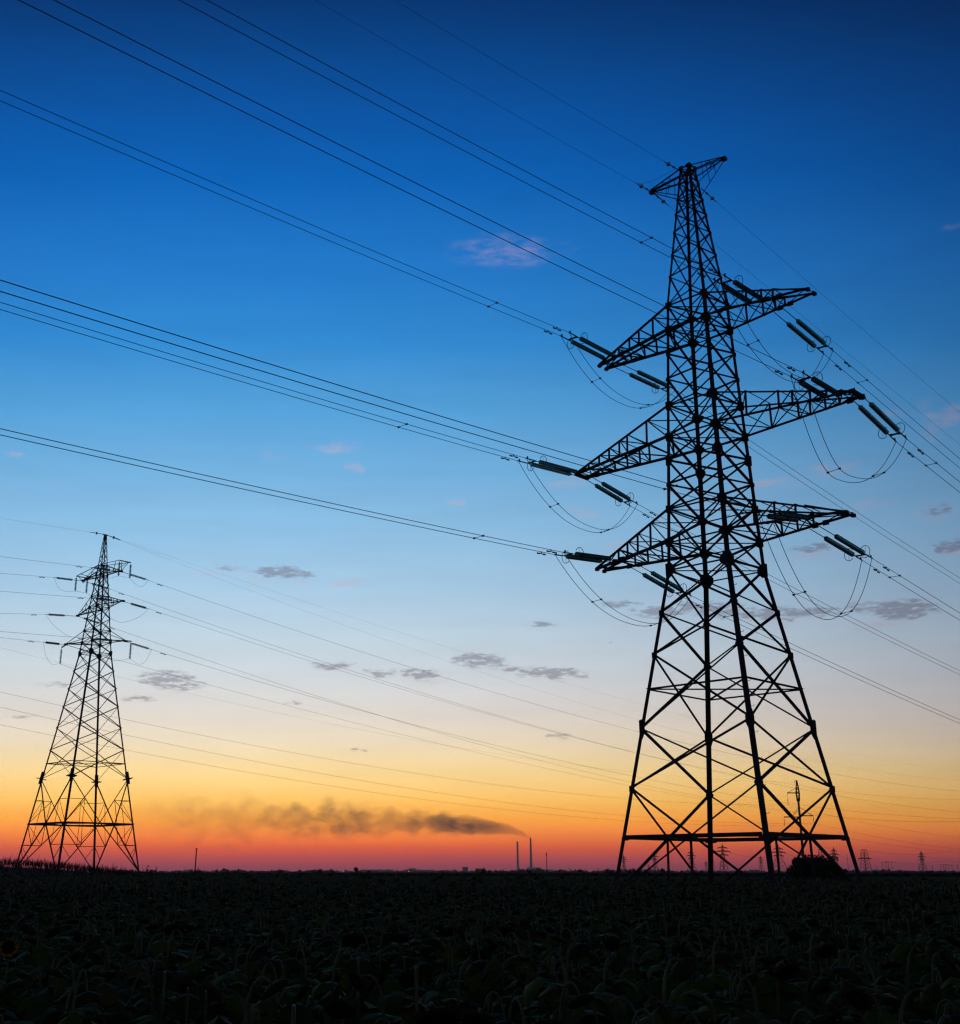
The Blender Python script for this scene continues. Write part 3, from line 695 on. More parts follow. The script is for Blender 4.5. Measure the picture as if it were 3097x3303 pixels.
PE = [('re1',(-35.03,120.07,36.40),(0.6685,0.7437),-0.0962,0.000234,0.3,330.0,'upper of two faint earth wires from left pylon top to the right'),
('re2',(-35.03,120.07,36.40),(0.7279,0.6857),-0.1748,0.000490,0.3,330.0,'lower of two faint earth wires from left pylon top to the right'),
('le',(-35.17,119.93,36.40),(-0.7075,-0.7067),-0.0579,0.000300,0.3,120.0,'faint earth wire from left pylon top to the left')]
TIPL = {'1L': (3.9, 0, 29.85), '1R': (-3.9, 0, 29.5), '2L': (4.9, .25, 26.2), '2R': (-4.75, 0, 26.25), '3L': (5.75, -.35, 23.15), '3R': (-5.3, .35, 22.1)}
PC = {}
for sp in PSPANS:
    way, a_, sd = sp[0]; an = ARMN[a_]; sn = SIDE[sd]; wn = 'left' if way == 'l' else 'right'
    st = FL.T(*TIPL[a_ + sd]) + V((0, 0, -.05)); e = on_span(sp, sp[5]); d = (e - st).normalized(); L = (e - st).length
    rt = empty('insulator_assembly', 'tension insulator at left pylon %s %s crossarm, pointing %s' % (an, sn, wn), 'insulator', 'tension insulators of the left pylon')
    nd = 13; pitch = .14; l0 = max(.15, L - nd * pitch - .35)
    mb = MB(); mb.tube([st, st + d * l0], .025, 6); mb.build('link_rod', HARD, rt)
    mb = MB(); discs(mb, st + d * l0, d, nd, min(pitch, (L - l0 - .3) / nd), .125); mb.build('insulator_string', GLASSI, rt, True)
    mb = MB(); mb.tube([e - d * .4, e], .028, 6); mb.build('tension_clamp', HARD, rt)
    localize(rt, tuple(st)); PC[sp[0]] = e
    o = wire_from(sp, .0125); tag(o, 'single cable of left pylon %s %s crossarm, leaving to the %s' % (an, sn, wn), 'power line', 'power line cables')
    damper(sp, sp[5] + 1.3, 'dumbbell damper on cable at left pylon %s %s crossarm, %s span' % (an, sn, wn), 'dumbbell dampers of the left pylon', .08, .2)
for e in PE:
    sp = e[:7]; o = wire_from(sp, .0065, mt=EWIRE, name='earth_wire'); tag(o, e[7], 'earth wire', 'earth wires of the left pylon')
    st = on_span(sp, .1); d = (on_span(sp, 1) - st).normalized()
    mb = MB(); mb.tube([st, st + d * 1.6], .03, 6); mb.lathe(st + d * .75, d, [(0, .04), (.05, .14), (.1, .14), (.14, .04)], 10)
    tag(mb.build('earth_wire_insulator', HARD), 'small disc insulator on the ' + e[7].replace('faint ', '').replace('upper of two earth wires', 'upper earth wire').replace('lower of two earth wires', 'lower earth wire'), 'insulator', 'earth wire insulators')
def hang_string(p, n, label):
    rt = empty('suspension_insulator', label, 'insulator', 'hanging jumper insulators of the left pylon')
    d = V((0, 0, -1)); mb = MB(); mb.tube([p, p + d * .22], .02, 6); mb.build('link_rod', HARD, rt)
    mb = MB(); discs(mb, p + d * .2, d, n, .135, .125); mb.build('insulator_string', GLASSI, rt, True)
    e = p + d * (.2 + n * .135 + .1); mb = MB(); mb.tube([e + V((0, 0, .14)), e], [.02, .07], 8); mb.build('clamp', HARD, rt)
    localize(rt, tuple(p)); return e
def smooth_path(pts, n=10):
    out = []
    P_ = [pts[0]] + pts + [pts[-1]]
    for i in range(1, len(P_) - 2):
        a, b, c, d = P_[i - 1], P_[i], P_[i + 1], P_[i + 2]
        for k in range(n):
            t = k / n; out.append(.5 * ((2 * b) + (c - a) * t + (2 * a - 5 * b + 4 * c - d) * t * t + (3 * b - a - 3 * c + d) * t ** 3))
    return out + [pts[-1]]
for a_ in '123':
    for sd, s_ in (('L', 1), ('R', -1)):
        p, q = PC['l' + a_ + sd], PC['r' + a_ + sd]; lab = 'thin jumper cable looping under the %s %s crossarm of the left pylon' % (ARMN[a_], SIDE[sd])
        if a_ == '2':
            z = min(p.z, q.z) - 1.9; path = [p, p.lerp(q, .18) + V((0, 0, -1.1)), V(((p.x + q.x) / 2, (p.y + q.y) / 2, z)), p.lerp(q, .82) + V((0, 0, -1.1)), q]
        elif a_ == '1':
            h1 = hang_string(LENDS[s_][0], 10, 'nearer hanging insulator at left pylon top %s crossarm' % SIDE[sd]); h2 = hang_string(LENDS[s_][1], 10, 'farther hanging insulator at left pylon top %s crossarm' % SIDE[sd])
            path = [p, p.lerp(h1, .3) + V((0, 0, -.75)), p.lerp(h1, .65) + V((0, 0, -.55)), h1, h1.lerp(h2, .5) + V((0, 0, .02)), h2, h2.lerp(q, .4) + V((0, 0, -.65)), h2.lerp(q, .72) + V((0, 0, -.7)), q]
        else:
            h = hang_string(LENDS[s_ * 3], 11, 'hanging insulator below left pylon bottom %s crossarm' % SIDE[sd])
            path = [p, p.lerp(h, .25) + V((0, 0, -1.0)), p.lerp(h, .6) + V((0, 0, -.95)), h, h.lerp(q, .4) + V((0, 0, -.9)), h.lerp(q, .75) + V((0, 0, -.95)), q]
        mb = MB(); mb.tube(smooth_path(path), .012, 6); tag(mb.build('jumper_cable', WIRE, smooth=True), lab, 'jumper cable', 'jumper loops')

# ------------------------------------------------------------------ concrete pole line behind
def pole_line():
    x0, y0 = 89.8, 300.0; root = empty('power_pole', 'concrete power pole with lattice top and three short arms seen through the large pylon', 'power pole', loc=(x0, y0, 0))
    mb = MB(); mb.tube([V((0, 0, -.2)), V((0, 0, 19.7))], [.36, .24], 14); mb.build('pole', CONC, root, True)
    mb = MB()
    for sx, sy in ((1, 1), (1, -1), (-1, 1), (-1, -1)):
        prev = V((sx * .26, sy * .26, 18.9))
        for z, w in ((20.9, .36), (22.3, .26), (24.0, .06)): q = V((sx * w, sy * w, z)); mb.bar(prev, q, .13); prev = q
    zs = np.linspace(19.6, 23.4, 9)
    for i in range(8):
        for a, b in (((1, 1), (1, -1)), ((1, -1), (-1, -1)), ((-1, -1), (-1, 1)), ((-1, 1), (1, 1))):
            w0, w1 = np.interp([zs[i], zs[i + 1]], [18.9, 20.9, 22.3, 24.0], [.26, .34, .24, .05]); k_ = 1 if i % 2 else 0
            p = (a, b)[k_]; q = (b, a)[k_]; mb.bar(V((p[0] * w0, p[1] * w0, zs[i])), V((q[0] * w1, q[1] * w1, zs[i + 1])), .09)
    mb.bar(V((-.5, 0, 23.9)), V((.1, 0, 24.0)), .09); mb.bar(V((-.5, 0, 23.9)), V((-.5, 0, 23.4)), .06)
    mb.build('lattice_top', STEEL, root)
    hangs = {}
    for key, x, z, zb, up in (('T', -2.6, 20.95, 18.03, 22.3), ('L', -3.9, 15.15, 13.06, 17.6), ('R', 3.35, 15.45, 13.65, 17.6)):
        mb = MB(); mb.bar(V((0, 0, z)), V((x, 0, z)), .2, .24); mb.bar(V((0, 0, up)), V((x * (.95 if key == 'T' else .5 if key == 'L' else .95), 0, z + .08)), .09)
        if key == 'L': mb.bar(V((0, .1, up - .6)), V((x * .45, .1, z + .08)), .07)
        mb.build('crossarm', STEEL, root)
        rt = empty('suspension_insulator', {'T': 'thin insulator string hanging from the upper arm of the concrete power pole', 'L': 'thin insulator string at the lower left arm of the concrete power pole', 'R': 'thin insulator string at the lower right arm of the concrete power pole'}[key], 'insulator', 'insulators of the concrete power pole', (x0 + x, y0, z))
        ll = z - zb; mb = MB(); mb.tube([V((0, 0, 0)), V((0, 0, -ll + 1.5))], .03, 6); mb.build('link_rod', HARD, rt)
        mb = MB(); discs(mb, V((0, 0, -ll + 1.5)), V((0, 0, -1)), 10, .145, .13); mb.build('insulator_string', GLASSI, rt, True)
        hangs[key] = V((x0 + x, y0, zb))
    hangs['E'] = V((x0 - .4, y0, 23.5))
    L = {'T': (-.0408, .000403), 'R': (-.0344, .000396), 'L': (-.0315, .000377), 'E': (-.0400, .0004)}
    R = {'T': (-.1019, .0004), 'R': (-.0981, .0004), 'L': (-.0934, .0004), 'E': (-.1239, .0004)}
    nm = {'T': 'upper arm', 'R': 'lower right arm', 'L': 'lower left arm', 'E': 'tip'}
    for k_ in 'TRLE':
        for way, tab, d in (('left', L, (-.7354, -.6776)), ('right', R, (.7354, .6776))):
            sp = (k_, tuple(hangs[k_]), d, tab[k_][0], tab[k_][1], 0, 330 if way == 'left' else 250)
            o = wire_from(sp, .016 if k_ != 'E' else .008, 0); tag(o, 'distant thin cable from the %s of the concrete power pole to the %s' % (nm[k_], way), 'power line', 'power line cables')
pole_line()

# ------------------------------------------------------------------ far pylons along the horizon
def at(px, D):
    d = pix_dir(px, 2812); return V((d.x / d.y * D, D, 0))
def htop(py, D):
    d = pix_dir(CXP, py); return d.z / d.y * D + EYE
def far_pylon(px, top, H, base, arms, label, flat=0, rot=None):
    """H real height in m; base width and arm spans as fractions of H; the distance follows"""
    d = pix_dir(CXP, top); D = (H - EYE) / (d.z / d.y); loc = at(px, D)
    root = empty('distant_pylon', label, 'pylon', 'small pylons along the horizon', tuple(loc)); root.rotation_euler = (0, 0, rot if rot is not None else .5)
    b = base * H / 2; wa = b * .27; ztop = H * .97; aw = min(a[0] for a in arms) * H; t = .62
    def w(z): return b + (wa - b) * min(1, z / (aw * .95)) if not flat else b + (b * .55 - b) * min(1, z / (aw))
    mb = MB(); cz = [0, aw * .28, aw * .52, aw * .75, aw * .95] + [aw + (H * .92 - aw) * i / 3 for i in (1, 2, 3)]
    def wz(z): return w(z) if z <= aw or flat else wa * (1 - .75 * (z - aw) / (H - aw))
    for sx, sy in ((1, 1), (1, -1), (-1, -1), (-1, 1)):
        for z0, z1 in zip(cz[:-1], cz[1:]): mb.bar(V((sx * wz(z0), sy * wz(z0), z0)), V((sx * wz(z1), sy * wz(z1), z1)), t)
        if not flat: mb.bar(V((sx * wz(cz[-1]), sy * wz(cz[-1]), cz[-1])), V((0, 0, H)), t * .7)
    cs = [(1, 1), (1, -1), (-1, -1), (-1, 1)]
    for i in range(4):
        p, q = cs[i], cs[(i + 1) % 4]
        for z0, z1 in zip(cz[:-1], cz[1:]):
            mb.bar(V((p[0] * wz(z0), p[1] * wz(z0), z0)), V((q[0] * wz(z1), q[1] * wz(z1), z1)), t * .5); mb.bar(V((q[0] * wz(z0), q[1] * wz(z0), z0)), V((p[0] * wz(z1), p[1] * wz(z1), z1)), t * .5)
    mb.build('tower_body', STEEL, root)
    for fz, half in arms:
        for s in (1, -1):
            if half * s < 0 and abs(half) > 9: continue
            z = fz * H; l = abs(half) * H; m2 = MB(); ww = wz(z)
            for sy in (1, -1):
                m2.bar(V((s * ww, sy * ww, z)), V((s * l, 0, z + (.0 if not flat else -.3))), t * 1.7); m2.bar(V((s * ww * .8, sy * ww * .8, z + H * .045)), V((s * l, 0, z)), t * .9)
            for f_ in (.35, .6): m2.bar(V((s * (ww + (l - ww) * f_), 0, z)), V((s * (ww + (l - ww) * f_), 0, z + H * .045 * (1 - f_))), t * .5)
            m2.bar(V((s * l, 0, z)), V((s * l, 0, z - H * .05)), t * 1.0)
            m2.build('crossarm', STEEL, root)
    if flat:
        m2 = MB(); m2.bar(V((-flat * H, 0, H * .985)), V((flat * H, 0, H * .985)), t * 1.5, t * 2.2); m2.bar(V((-flat * H * .4, 0, H * .92)), V((-flat * H, 0, H * .985)), t * .6); m2.bar(V((flat * H * .4, 0, H * .92)), V((flat * H, 0, H * .985)), t * .6)
        m2.build('top_beam', STEEL, root)
    return loc, H
A3 = lambda k, m=1.0: [(.60, .17 * k), (.72, .25 * k * m), (.84, .16 * k)]
FP = {}
FP[1] = far_pylon(2013.5, 2757, 36, .22, A3(.9), 'tiny faded pylon just right of the far left leg of the large pylon')
FP[2] = far_pylon(2113.6, 2743.6, 40, .26, A3(.95), 'small pylon behind the slanting struts at left of the large pylon base')
FP[3] = far_pylon(2232.8, 2739, 42, .33, A3(1.0), 'small wide-footed pylon just left of the second leg of the large pylon')
FP[4] = far_pylon(2335.9, 2719.6, 44, .24, A3(1.35), 'tallest of the small pylons, centred below the platform beam of the large pylon')
FP[5] = far_pylon(2456.7, 2758.7, 36, .24, A3(.85), 'small narrow pylon just left of the nearest leg of the large pylon')
FP[6] = far_pylon(2516.7, 2724, 44, .48, A3(1.35), 'broad small pylon between the nearest leg and the round bush')
FP[7] = far_pylon(2654.7, 2740, 38, .30, [(.62, .40)], 'small flat-topped pylon mostly hidden behind the round bush', .16)
FP[8] = far_pylon(2696, 2732, 42, .30, A3(.95), 'faded pylon with three arms just right of the round bush')
FP[9] = far_pylon(2794, 2740.8, 38, .40, [(.62, .40)], 'squat flat-topped pylon right of the last leg of the large pylon', .17)
FP[10] = far_pylon(2978.6, 2744, 40, .31, A3(1.0), 'small three-armed pylon near the right edge of the horizon')
FP[11] = far_pylon(2279.4, 2776, 34, .26, A3(1.0), 'tiny far pylon just left of the second leg of the large pylon')
FP[12] = far_pylon(1837.7, 2797.6, 26, .5, [(.7, .35)], 'tiny squat pylon on the horizon between chimneys and large pylon')
FP[13] = far_pylon(2093, 2786, 32, .22, A3(.8), 'tiny far pylon beside the left struts of the large pylon')
def far_pole(px, top, H, label, bar=0, two=False, lean=0.):
    d = pix_dir(CXP, top); D = (H - EYE) / (d.z / d.y); loc = at(px, D)
    root = empty('utility_pole', label, 'pole', 'poles along the horizon', tuple(loc)); r = max(.14, D * .00018)
    for x in ((-1.7, 1.7) if two else (0,)):
        mb = MB(); mb.tube([V((x, 0, 0)), V((x + lean, 0, H))], [r, r * .8], 8); mb.build('pole', CONC, root)
    if bar: mb = MB(); mb.bar(V((-bar, 0, H * .9)), V((bar, 0, H * .9)), r * 1.1); mb.build('crossbar', STEEL, root)
far_pole(1764.6, 2748.4, 9, 'thin utility pole just right of the two chimneys', .5)
far_pole(2737.8, 2754.6, 13, 'single bare pole between faded pylon and last leg of the large pylon')
far_pole(2855, 2778.6, 12, 'first two-post pole frame right of the squat flat-topped pylon', 3.6, True)
far_pole(2874, 2777, 12, 'second two-post pole frame right of the squat flat-topped pylon', 3.6, True)
far_pole(2828, 2789, 11, 'short faint pole right beside the squat flat-topped pylon')
far_pole(3042, 2787, 12, 'left post frame of the row at the right edge', 3.4, True)
far_pole(3057, 2786, 12, 'middle post frame of the row at the right edge', 3.4, True)
far_pole(3073, 2789, 11, 'low cross-barred pole second from the right edge', 2.)
far_pole(3091, 2788, 12, 'last pole at the right edge of the horizon', 2.)
far_pole(3010, 2793, 11, 'short pole right of the small three-armed pylon', 1.5)
far_pole(2305, 2772, 12, 'slim pole right of the second leg of the large pylon')
far_pole(2324.5, 2781, 11, 'shorter slim pole beside the tallest small pylon')
far_pole(2965, 2789, 9, 'dark stubby post left of the small three-armed pylon')
def far_wires(a, b, fz, off, sag, label, ext=1.0):
    (la, Ha), (lb, Hb) = a, b; p = V((la.x, la.y, Ha * fz)); q = V((lb.x, lb.y, Hb * fz)); q = p + (q - p) * ext
    pts = [p.lerp(q, t) + V((off, 0, -sag * 4 * t * (1 - t))) for t in [i / 30 for i in range(31)]]
    mb = MB(); mb.tube(pts, .12, 5); tag(mb.build('distant_cable', WIRE), label, 'power line', 'faint cables among the small pylons')
far_wires(FP[9], FP[10], .63, 12, 9, 'faint cable between squat flat-topped and three-armed small pylons', 1.5)
far_wires(FP[9], FP[10], .98, 0, 6, 'faint top cable between squat flat-topped and three-armed small pylons', 1.5)
far_wires(FP[8], FP[9], .7, 8, 8, 'faint cable from faded pylon to squat flat-topped pylon')
far_wires(FP[6], FP[8], .72, 8, 9, 'faint cable from broad small pylon to faded pylon')
far_wires(FP[4], FP[6], .72, 8, 8, 'faint cable from tallest to broad small pylon')
far_wires(FP[10], ((V((at(3200, 1700).x, 1700, 0))), 36), .72, 6, 5, 'faint cable leaving the three-armed small pylon to the right')
far_wires(FP[10], ((V((at(3200, 1700).x, 1700, 0))), 36), .6, -6, 5, 'lower faint cable leaving the three-armed small pylon to the right')

# ------------------------------------------------------------------ power station, chimneys, town
def chimney(px, top, D, r0, r1, label):
    loc = at(px, D); Hc = htop(top, D); root = empty('chimney', label, 'chimney', None, tuple(loc))
    mb = MB(); mb.lathe(V((0, 0, 0)), V((0, 0, 1)), [(0, r0), (Hc * .3, r0 * .78 + r1 * .1), (Hc * .6, (r0 + r1) / 2 * .85), (Hc - 4, r1)], 24); mb.build('stack', BRICK, root, True)
    mb = MB(); mb.lathe(V((0, 0, Hc - 4)), V((0, 0, 1)), [(0, r1 * 1.15), (4, r1 * 1.15), (4, r1 * .8), (2, r1 * .8)], 24); mb.build('rim', BRICK, root)
    return loc, Hc
chimney(1671, 2714.3, 6800, 7.5, 4.6, 'left of the two tall chimneys, shorter and without smoke')
CL, CH = chimney(1713.9, 2703.5, 6800, 9.0, 4.4, 'right and taller of the two chimneys, trailing dark smoke')
def block(px0, px1, top, D, depth, label, steps=0, wins=0):
    a, b = at(px0, D), at(px1, D); w = b.x - a.x; h = htop(top, D); c = (a + b) / 2
    root = empty('building', label, 'building', None, tuple(c)); mb = MB()
    mb.bar(V((0, depth / 2, 0)), V((0, depth / 2, h)), w, depth, (0, 1, 0)); wl = mb.build('wall', WALLM, root)
    rb = MB(); rb.bar(V((-w * .52, depth / 2, h + .4)), V((w * .52, depth / 2, h + .4)), depth * 1.02, .8)
    for i in range(steps): x = -w * .38 + w * .76 * i / max(1, steps - 1); rb.bar(V((x, depth / 2, h + .8)), V((x, depth / 2, h + 3.2)), w * .06, w * .06, (0, 1, 0))
    rb.build('roof', WALLM, root)
    for j in range(wins):
        wb = MB(); z = h * (j + 1) / (wins + 1); wb.bar(V((-w * .44, -.05, z)), V((w * .44, -.05, z)), .3, h * .06); wb.build('window_band', SEED, root)
block(1701.6, 1746.5, 2799, 6760, 60, 'boxy power station building at the foot of the taller chimney', 3, 2)
block(1747, 1788, 2805, 6740, 50, 'lower wing right of the power station building', 2, 1)
block(1492, 1510, 2797.6, 4200, 16, 'tall square block on the horizon left of the chimneys', 2, 4)
block(1318, 1342, 2802, 4600, 18, 'flat-roofed block on the horizon, left of the tall square block', 3, 2)
block(1161, 1263, 2806.5, 4400, 30, 'long low building on the horizon left of the flat-roofed block', 4, 1)
block(1345, 1400, 2806.5, 4700, 22, 'low shed beside the flat-roofed block', 2, 1)
for px, lb in ((1108, 'bright distant street lamp near the middle of the horizon'), (1319, 'small distant street lamp under the flat-roofed block')):
    loc = at(px, 2900); rt = empty('street_lamp', lb, 'street lamp', None, tuple(loc))
    mb = MB(); mb.tube([V((0, 0, 0)), V((0, 0, 3.4))], .12, 6); mb.build('pole', CONC, rt)
    mb = MB(); mb.lathe(V((0, 0, 3.0)), V((0, 0, 1)), [(0, .15), (.3, .32), (.6, .32), (.8, .12)], 10); mb.build('lamp', LAMP, rt)

# smoke: a box of thin soot drifting left from the taller chimney; its axis climbs, spreads and breaks up
def smoke():
    x1 = CL.x + 6; x0 = x1 - 2350; zc = CH
    mb = MB(); mb.bar(V((x0 - x1, 0, 130)), V((0, 0, 130)), 620, 460)
    m = bpy.data.materials.new('soot_smoke'); m.use_nodes = True; t = m.node_tree; t.nodes.clear()
    o = N(t, 'ShaderNodeTexCoord'); sp = N(t, 'ShaderNodeSeparateXYZ'); t.links.new(o.outputs['Object'], sp.inputs[0])
    X = M(t, 'DIVIDE', M(t, 'MULTIPLY', sp.outputs[0], -1), 2350)        # 0 at the chimney, 1 at the far end
    def curve(pts):
        r = N(t, 'ShaderNodeFloatCurve'); c = r.mapping.curves[0]; r.mapping.use_clip = True
        c.points[0].location = pts[0]; c.points[1].location = pts[-1]
        for p_ in pts[1:-1]: c.points.new(*p_)
        r.mapping.update(); t.links.new(X, r.inputs['Value']); return r.outputs[0]
    zc_ = M(t, 'MULTIPLY', curve([(0, 0.01), (.012, .055), (.03, .12), (.06, .19), (.11, .25), (.17, .28), (.3, .34), (.5, .38), (.75, .40), (1, .45)]), 250)
    rad = M(t, 'MULTIPLY', curve([(0, .05), (.01, .09), (.025, .13), (.05, .19), (.10, .29), (.17, .40), (.26, .46), (.45, .62), (.7, .85), (1, 1)]), 150)
    den = curve([(0, 1), (.03, 1), (.06, .8), (.10, .5), (.15, .30), (.20, .17), (.27, .085), (.34, .05), (.44, .07), (.6, .030), (.85, .012), (1, 0)])
    mp = N(t, 'ShaderNodeMapping'); t.links.new(o.outputs['Object'], mp.inputs[0]); mp.inputs['Scale'].default_value = (.011, .012, .017)
    nz = N(t, 'ShaderNodeTexNoise'); nz.inputs['Scale'].default_value = 1; nz.inputs['Detail'].default_value = 4; t.links.new(mp.outputs[0], nz.inputs['Vector'])
    dz = M(t, 'SUBTRACT', sp.outputs[2], zc_); r2 = M(t, 'SQRT', M(t, 'ADD', M(t, 'MULTIPLY', dz, dz), M(t, 'MULTIPLY', sp.outputs[1], sp.outputs[1])))
    q = M(t, 'DIVIDE', r2, rad)
    amp = M(t, 'MULTIPLY', M(t, 'SUBTRACT', nz.outputs['Fac'], .5), curve([(0, .10), (.08, .16), (.2, .5), (.5, 1), (1, 1)]))
    q2 = M(t, 'SUBTRACT', M(t, 'SUBTRACT', 1.0, q), M(t, 'MULTIPLY', amp, -3.4))
    cov = M(t, 'MULTIPLY', q2, M(t, 'MULTIPLY', curve([(0, 1), (.1, .7), (.3, .35), (1, .3)]), 4.5), clamp=True)
    inside = M(t, 'GREATER_THAN', M(t, 'MULTIPLY', sp.outputs[0], -1), 1.0)
    edge = M(t, 'MULTIPLY', M(t, 'SUBTRACT', 1.7, q), 2.0, clamp=True)
    D_ = M(t, 'MULTIPLY', M(t, 'MULTIPLY', M(t, 'MULTIPLY', cov, den), edge), M(t, 'MULTIPLY', inside, .11))
    pv = N(t, 'ShaderNodeVolumePrincipled'); pv.inputs['Color'].default_value = (.16, .09, .15, 1); pv.inputs['Density Attribute'].default_value = ''
    t.links.new(D_, pv.inputs['Density'])
    out = N(t, 'ShaderNodeOutputMaterial'); t.links.new(pv.outputs[0], out.inputs['Volume'])
    m.cycles.homogeneous_volume = False
    ob = mb.build('smoke', m); ob.location = (x1, CL.y, zc); tag(ob, 'dark smoke drifting left from the taller chimney', 'smoke', None, 'stuff')
smoke()

# ------------------------------------------------------------------ vegetation
def leaf_cloud(mb, c, rad, n, size, seed, flat=1., shape=None):
    rg = random.Random(seed)
    lumps = [(V((rg.uniform(-.75, .75) * rad[0], rg.uniform(-.75, .75) * rad[1], rg.uniform(-.35, .7) * rad[2])), rg.uniform(.28, .5)) for _ in range(14)]
    for i in range(n):
        lc, lr = rg.choice(lumps); d = V((rg.gauss(0, 1), rg.gauss(0, 1), rg.gauss(0, 1))).normalized() * (rg.random() ** .45)
        p = V(c) + lc + V((d.x * rad[0], d.y * rad[1], d.z * rad[2])) * lr
        if p.z < c[2] - rad[2]: continue
        a = V((rg.gauss(0, 1), rg.gauss(0, 1), rg.gauss(0, 1))).normalized(); b = a.orthogonal().normalized(); b.rotate(Matrix.Rotation(rg.uniform(0, 6.3), 3, a)); s = size * rg.uniform(.6, 1.3)
        mb.poly([p - b * s, p + a.cross(b) * s * .45, p + b * s, p - a.cross(b) * s * .45], [(0, 1, 2, 3)])
def bush():
    loc = V((24.6, 79.5, hgt(24.6, 79.5))); root = empty('bush', 'round dark bush behind the right legs of the large pylon', 'bush', None, tuple(loc))
    mb = MB()
    leaf_cloud(mb, V((0, 0, 1.3)), V((1.7, 1.5, 1.65)), 14000, .085, 3); leaf_cloud(mb, V((-.1, 0, 2.0)), V((1.45, 1.25, 1.0)), 8000, .08, 9)
    leaf_cloud(mb, V((0, 0, .8)), V((2.1, 1.6, 1.15)), 7000, .08, 5); leaf_cloud(mb, V((-.9, 0, 1.6)), V((1.1, 1.0, .9)), 2500, .08, 45)
    leaf_cloud(mb, V((.1, 0, 2.2)), V((1.0, 1.0, .9)), 2500, .07, 15)
    mb.build('crown', BUSHL, root)
    rg = random.Random(4); tb = MB()
    for i in range(26):
        a = rg.uniform(0, 6.28); t = rg.uniform(.35, 1.25); L = rg.uniform(1.6, 2.9)
        e = V((math.cos(a) * math.sin(t) * L * .85, math.sin(a) * math.sin(t) * L * .8, .15 + math.cos(t) * L)); tb.tube([V((rg.uniform(-.2, .2), rg.uniform(-.2, .2), 0)), e * .5 + V((0, 0, .2)), e], [.045, .025, .008], 5)
    tb.build('trunk', BARK, root)
bush()
rgt = random.Random(21)
TREEPX = [(640, 2803), (735, 2806), (762, 2806), (905, 2803), (1010, 2806), (1030, 2803), (1075, 2805), (1152, 2808), (1190, 2806), (1425, 2805), (1540, 2800), (1556, 2799), (1580, 2806),
          (1870, 2803), (1962, 2802), (2040, 2801), (2062, 2804), (2085, 2803), (2140, 2801), (2158, 2804), (2200, 2806), (2262, 2806), (2390, 2806), (2726, 2803), (2826, 2807), (2905, 2805), (2925, 2806), (2995, 2807)]
for i, (px, top) in enumerate(TREEPX):
    D_ = rgt.uniform(420, 900); loc = at(px, D_); h = htop(top, D_); w = h * rgt.uniform(.42, .8)
    rt = empty('tree', 'low dark tree or bush silhouetted on the horizon', 'tree', 'low trees silhouetted on the horizon', tuple(loc))
    mb = MB(); leaf_cloud(mb, V((0, 0, h * .62)), V((w * .6, w * .6, h * .38)), 420, h * .06, 100 + i); leaf_cloud(mb, V((0, 0, h * .4)), V((w * .8, w * .8, h * .4)), 320, h * .07, 200 + i); mb.build('crown', FARV, rt)
    mb = MB(); mb.tube([V((0, 0, 0)), V((0, 0, h * .6))], [h * .03, h * .015], 6); mb.build('trunk', BARK, rt)
def far_belts():
    mb = MB(); rg = random.Random(5)
    for D_, h0, n in ((1500, 3.6, 900), (3200, 5.2, 900), (5500, 7.5, 700)):
        for i in range(n):
            t = -.62 + 1.24 * i / n + rg.uniform(-.001, .001); y = D_ * rg.uniform(.95, 1.08); x = y * math.tan(t)
            h = h0 * (.35 + .7 * abs(math.sin(t * 37 + D_)) * abs(math.sin(t * 91 + 1)) + rg.random() ** 3 * 1.0); w = D_ * .0018
            if D_ < 2000 and math.sin(t * 23 + 2) > .1: h *= .4
            for k in range(3):
                cx = x + rg.uniform(-w, w); cw = w * rg.uniform(.4, 1.); hh = h * rg.uniform(.6, 1.1)
                mb.poly([(cx - cw, y, 0), (cx + cw, y, 0), (cx + cw * .75, y + 2, hh * .75), (cx + cw * .2, y + 1, hh), (cx - cw * .6, y + 2, hh * .85), (cx, y + w * .8, hh * .5), (cx + cw * .8, y + w, 0), (cx - cw * .8, y + w, 0)],
                        [(0, 1, 2, 3, 4), (1, 6, 5, 2), (2, 5, 3), (3, 5, 4), (4, 5, 7, 0), (5, 6, 7)])
    o = mb.build('distant_trees', FARV); tag(o, 'low continuous belts of trees along the far horizon', 'tree belt', None, 'stuff')
far_belts()
#PART3
# ------------------------------------------------------------------ the sunflower field
class PM:
    """small plant mesh kept as numpy arrays, one material slot per face"""
    def __init__(s): s.v = []; s.f = []; s.m = []
    def add(s, mb, slot): o = len(s.v); s.v += mb.v; s.f += [tuple(i + o for i in f) for f in mb.f]; s.m += [slot] * len(mb.f)
def stem_path(rg, h, bend, reach):
    """rises, then arches over like a swan's neck"""
    a = rg.uniform(0, 6.28); d = V((math.cos(a), math.sin(a), 0)); lean = V((rg.uniform(-.06, .06), rg.uniform(-.06, .06), 0))
    pts = [V((0, 0, 0)) + lean * 0, V((0, 0, h * .35)) + lean, V((0, 0, h * .68)) + lean * 1.8, V((0, 0, h * .86)) + lean * 2.0 + d * reach * .06]
    c = pts[-1] + d * reach * .5; n = 8
    for i in range(1, n + 1):
        t = bend * i / n
        pts.append(pts[3] + d * (reach * .5) * (1 - math.cos(t)) + V((0, 0, h * .14 * math.sin(min(t, 1.57)) - (h * .17 * (1 - math.cos(max(0, t - 1.57)))))))
    return pts, d
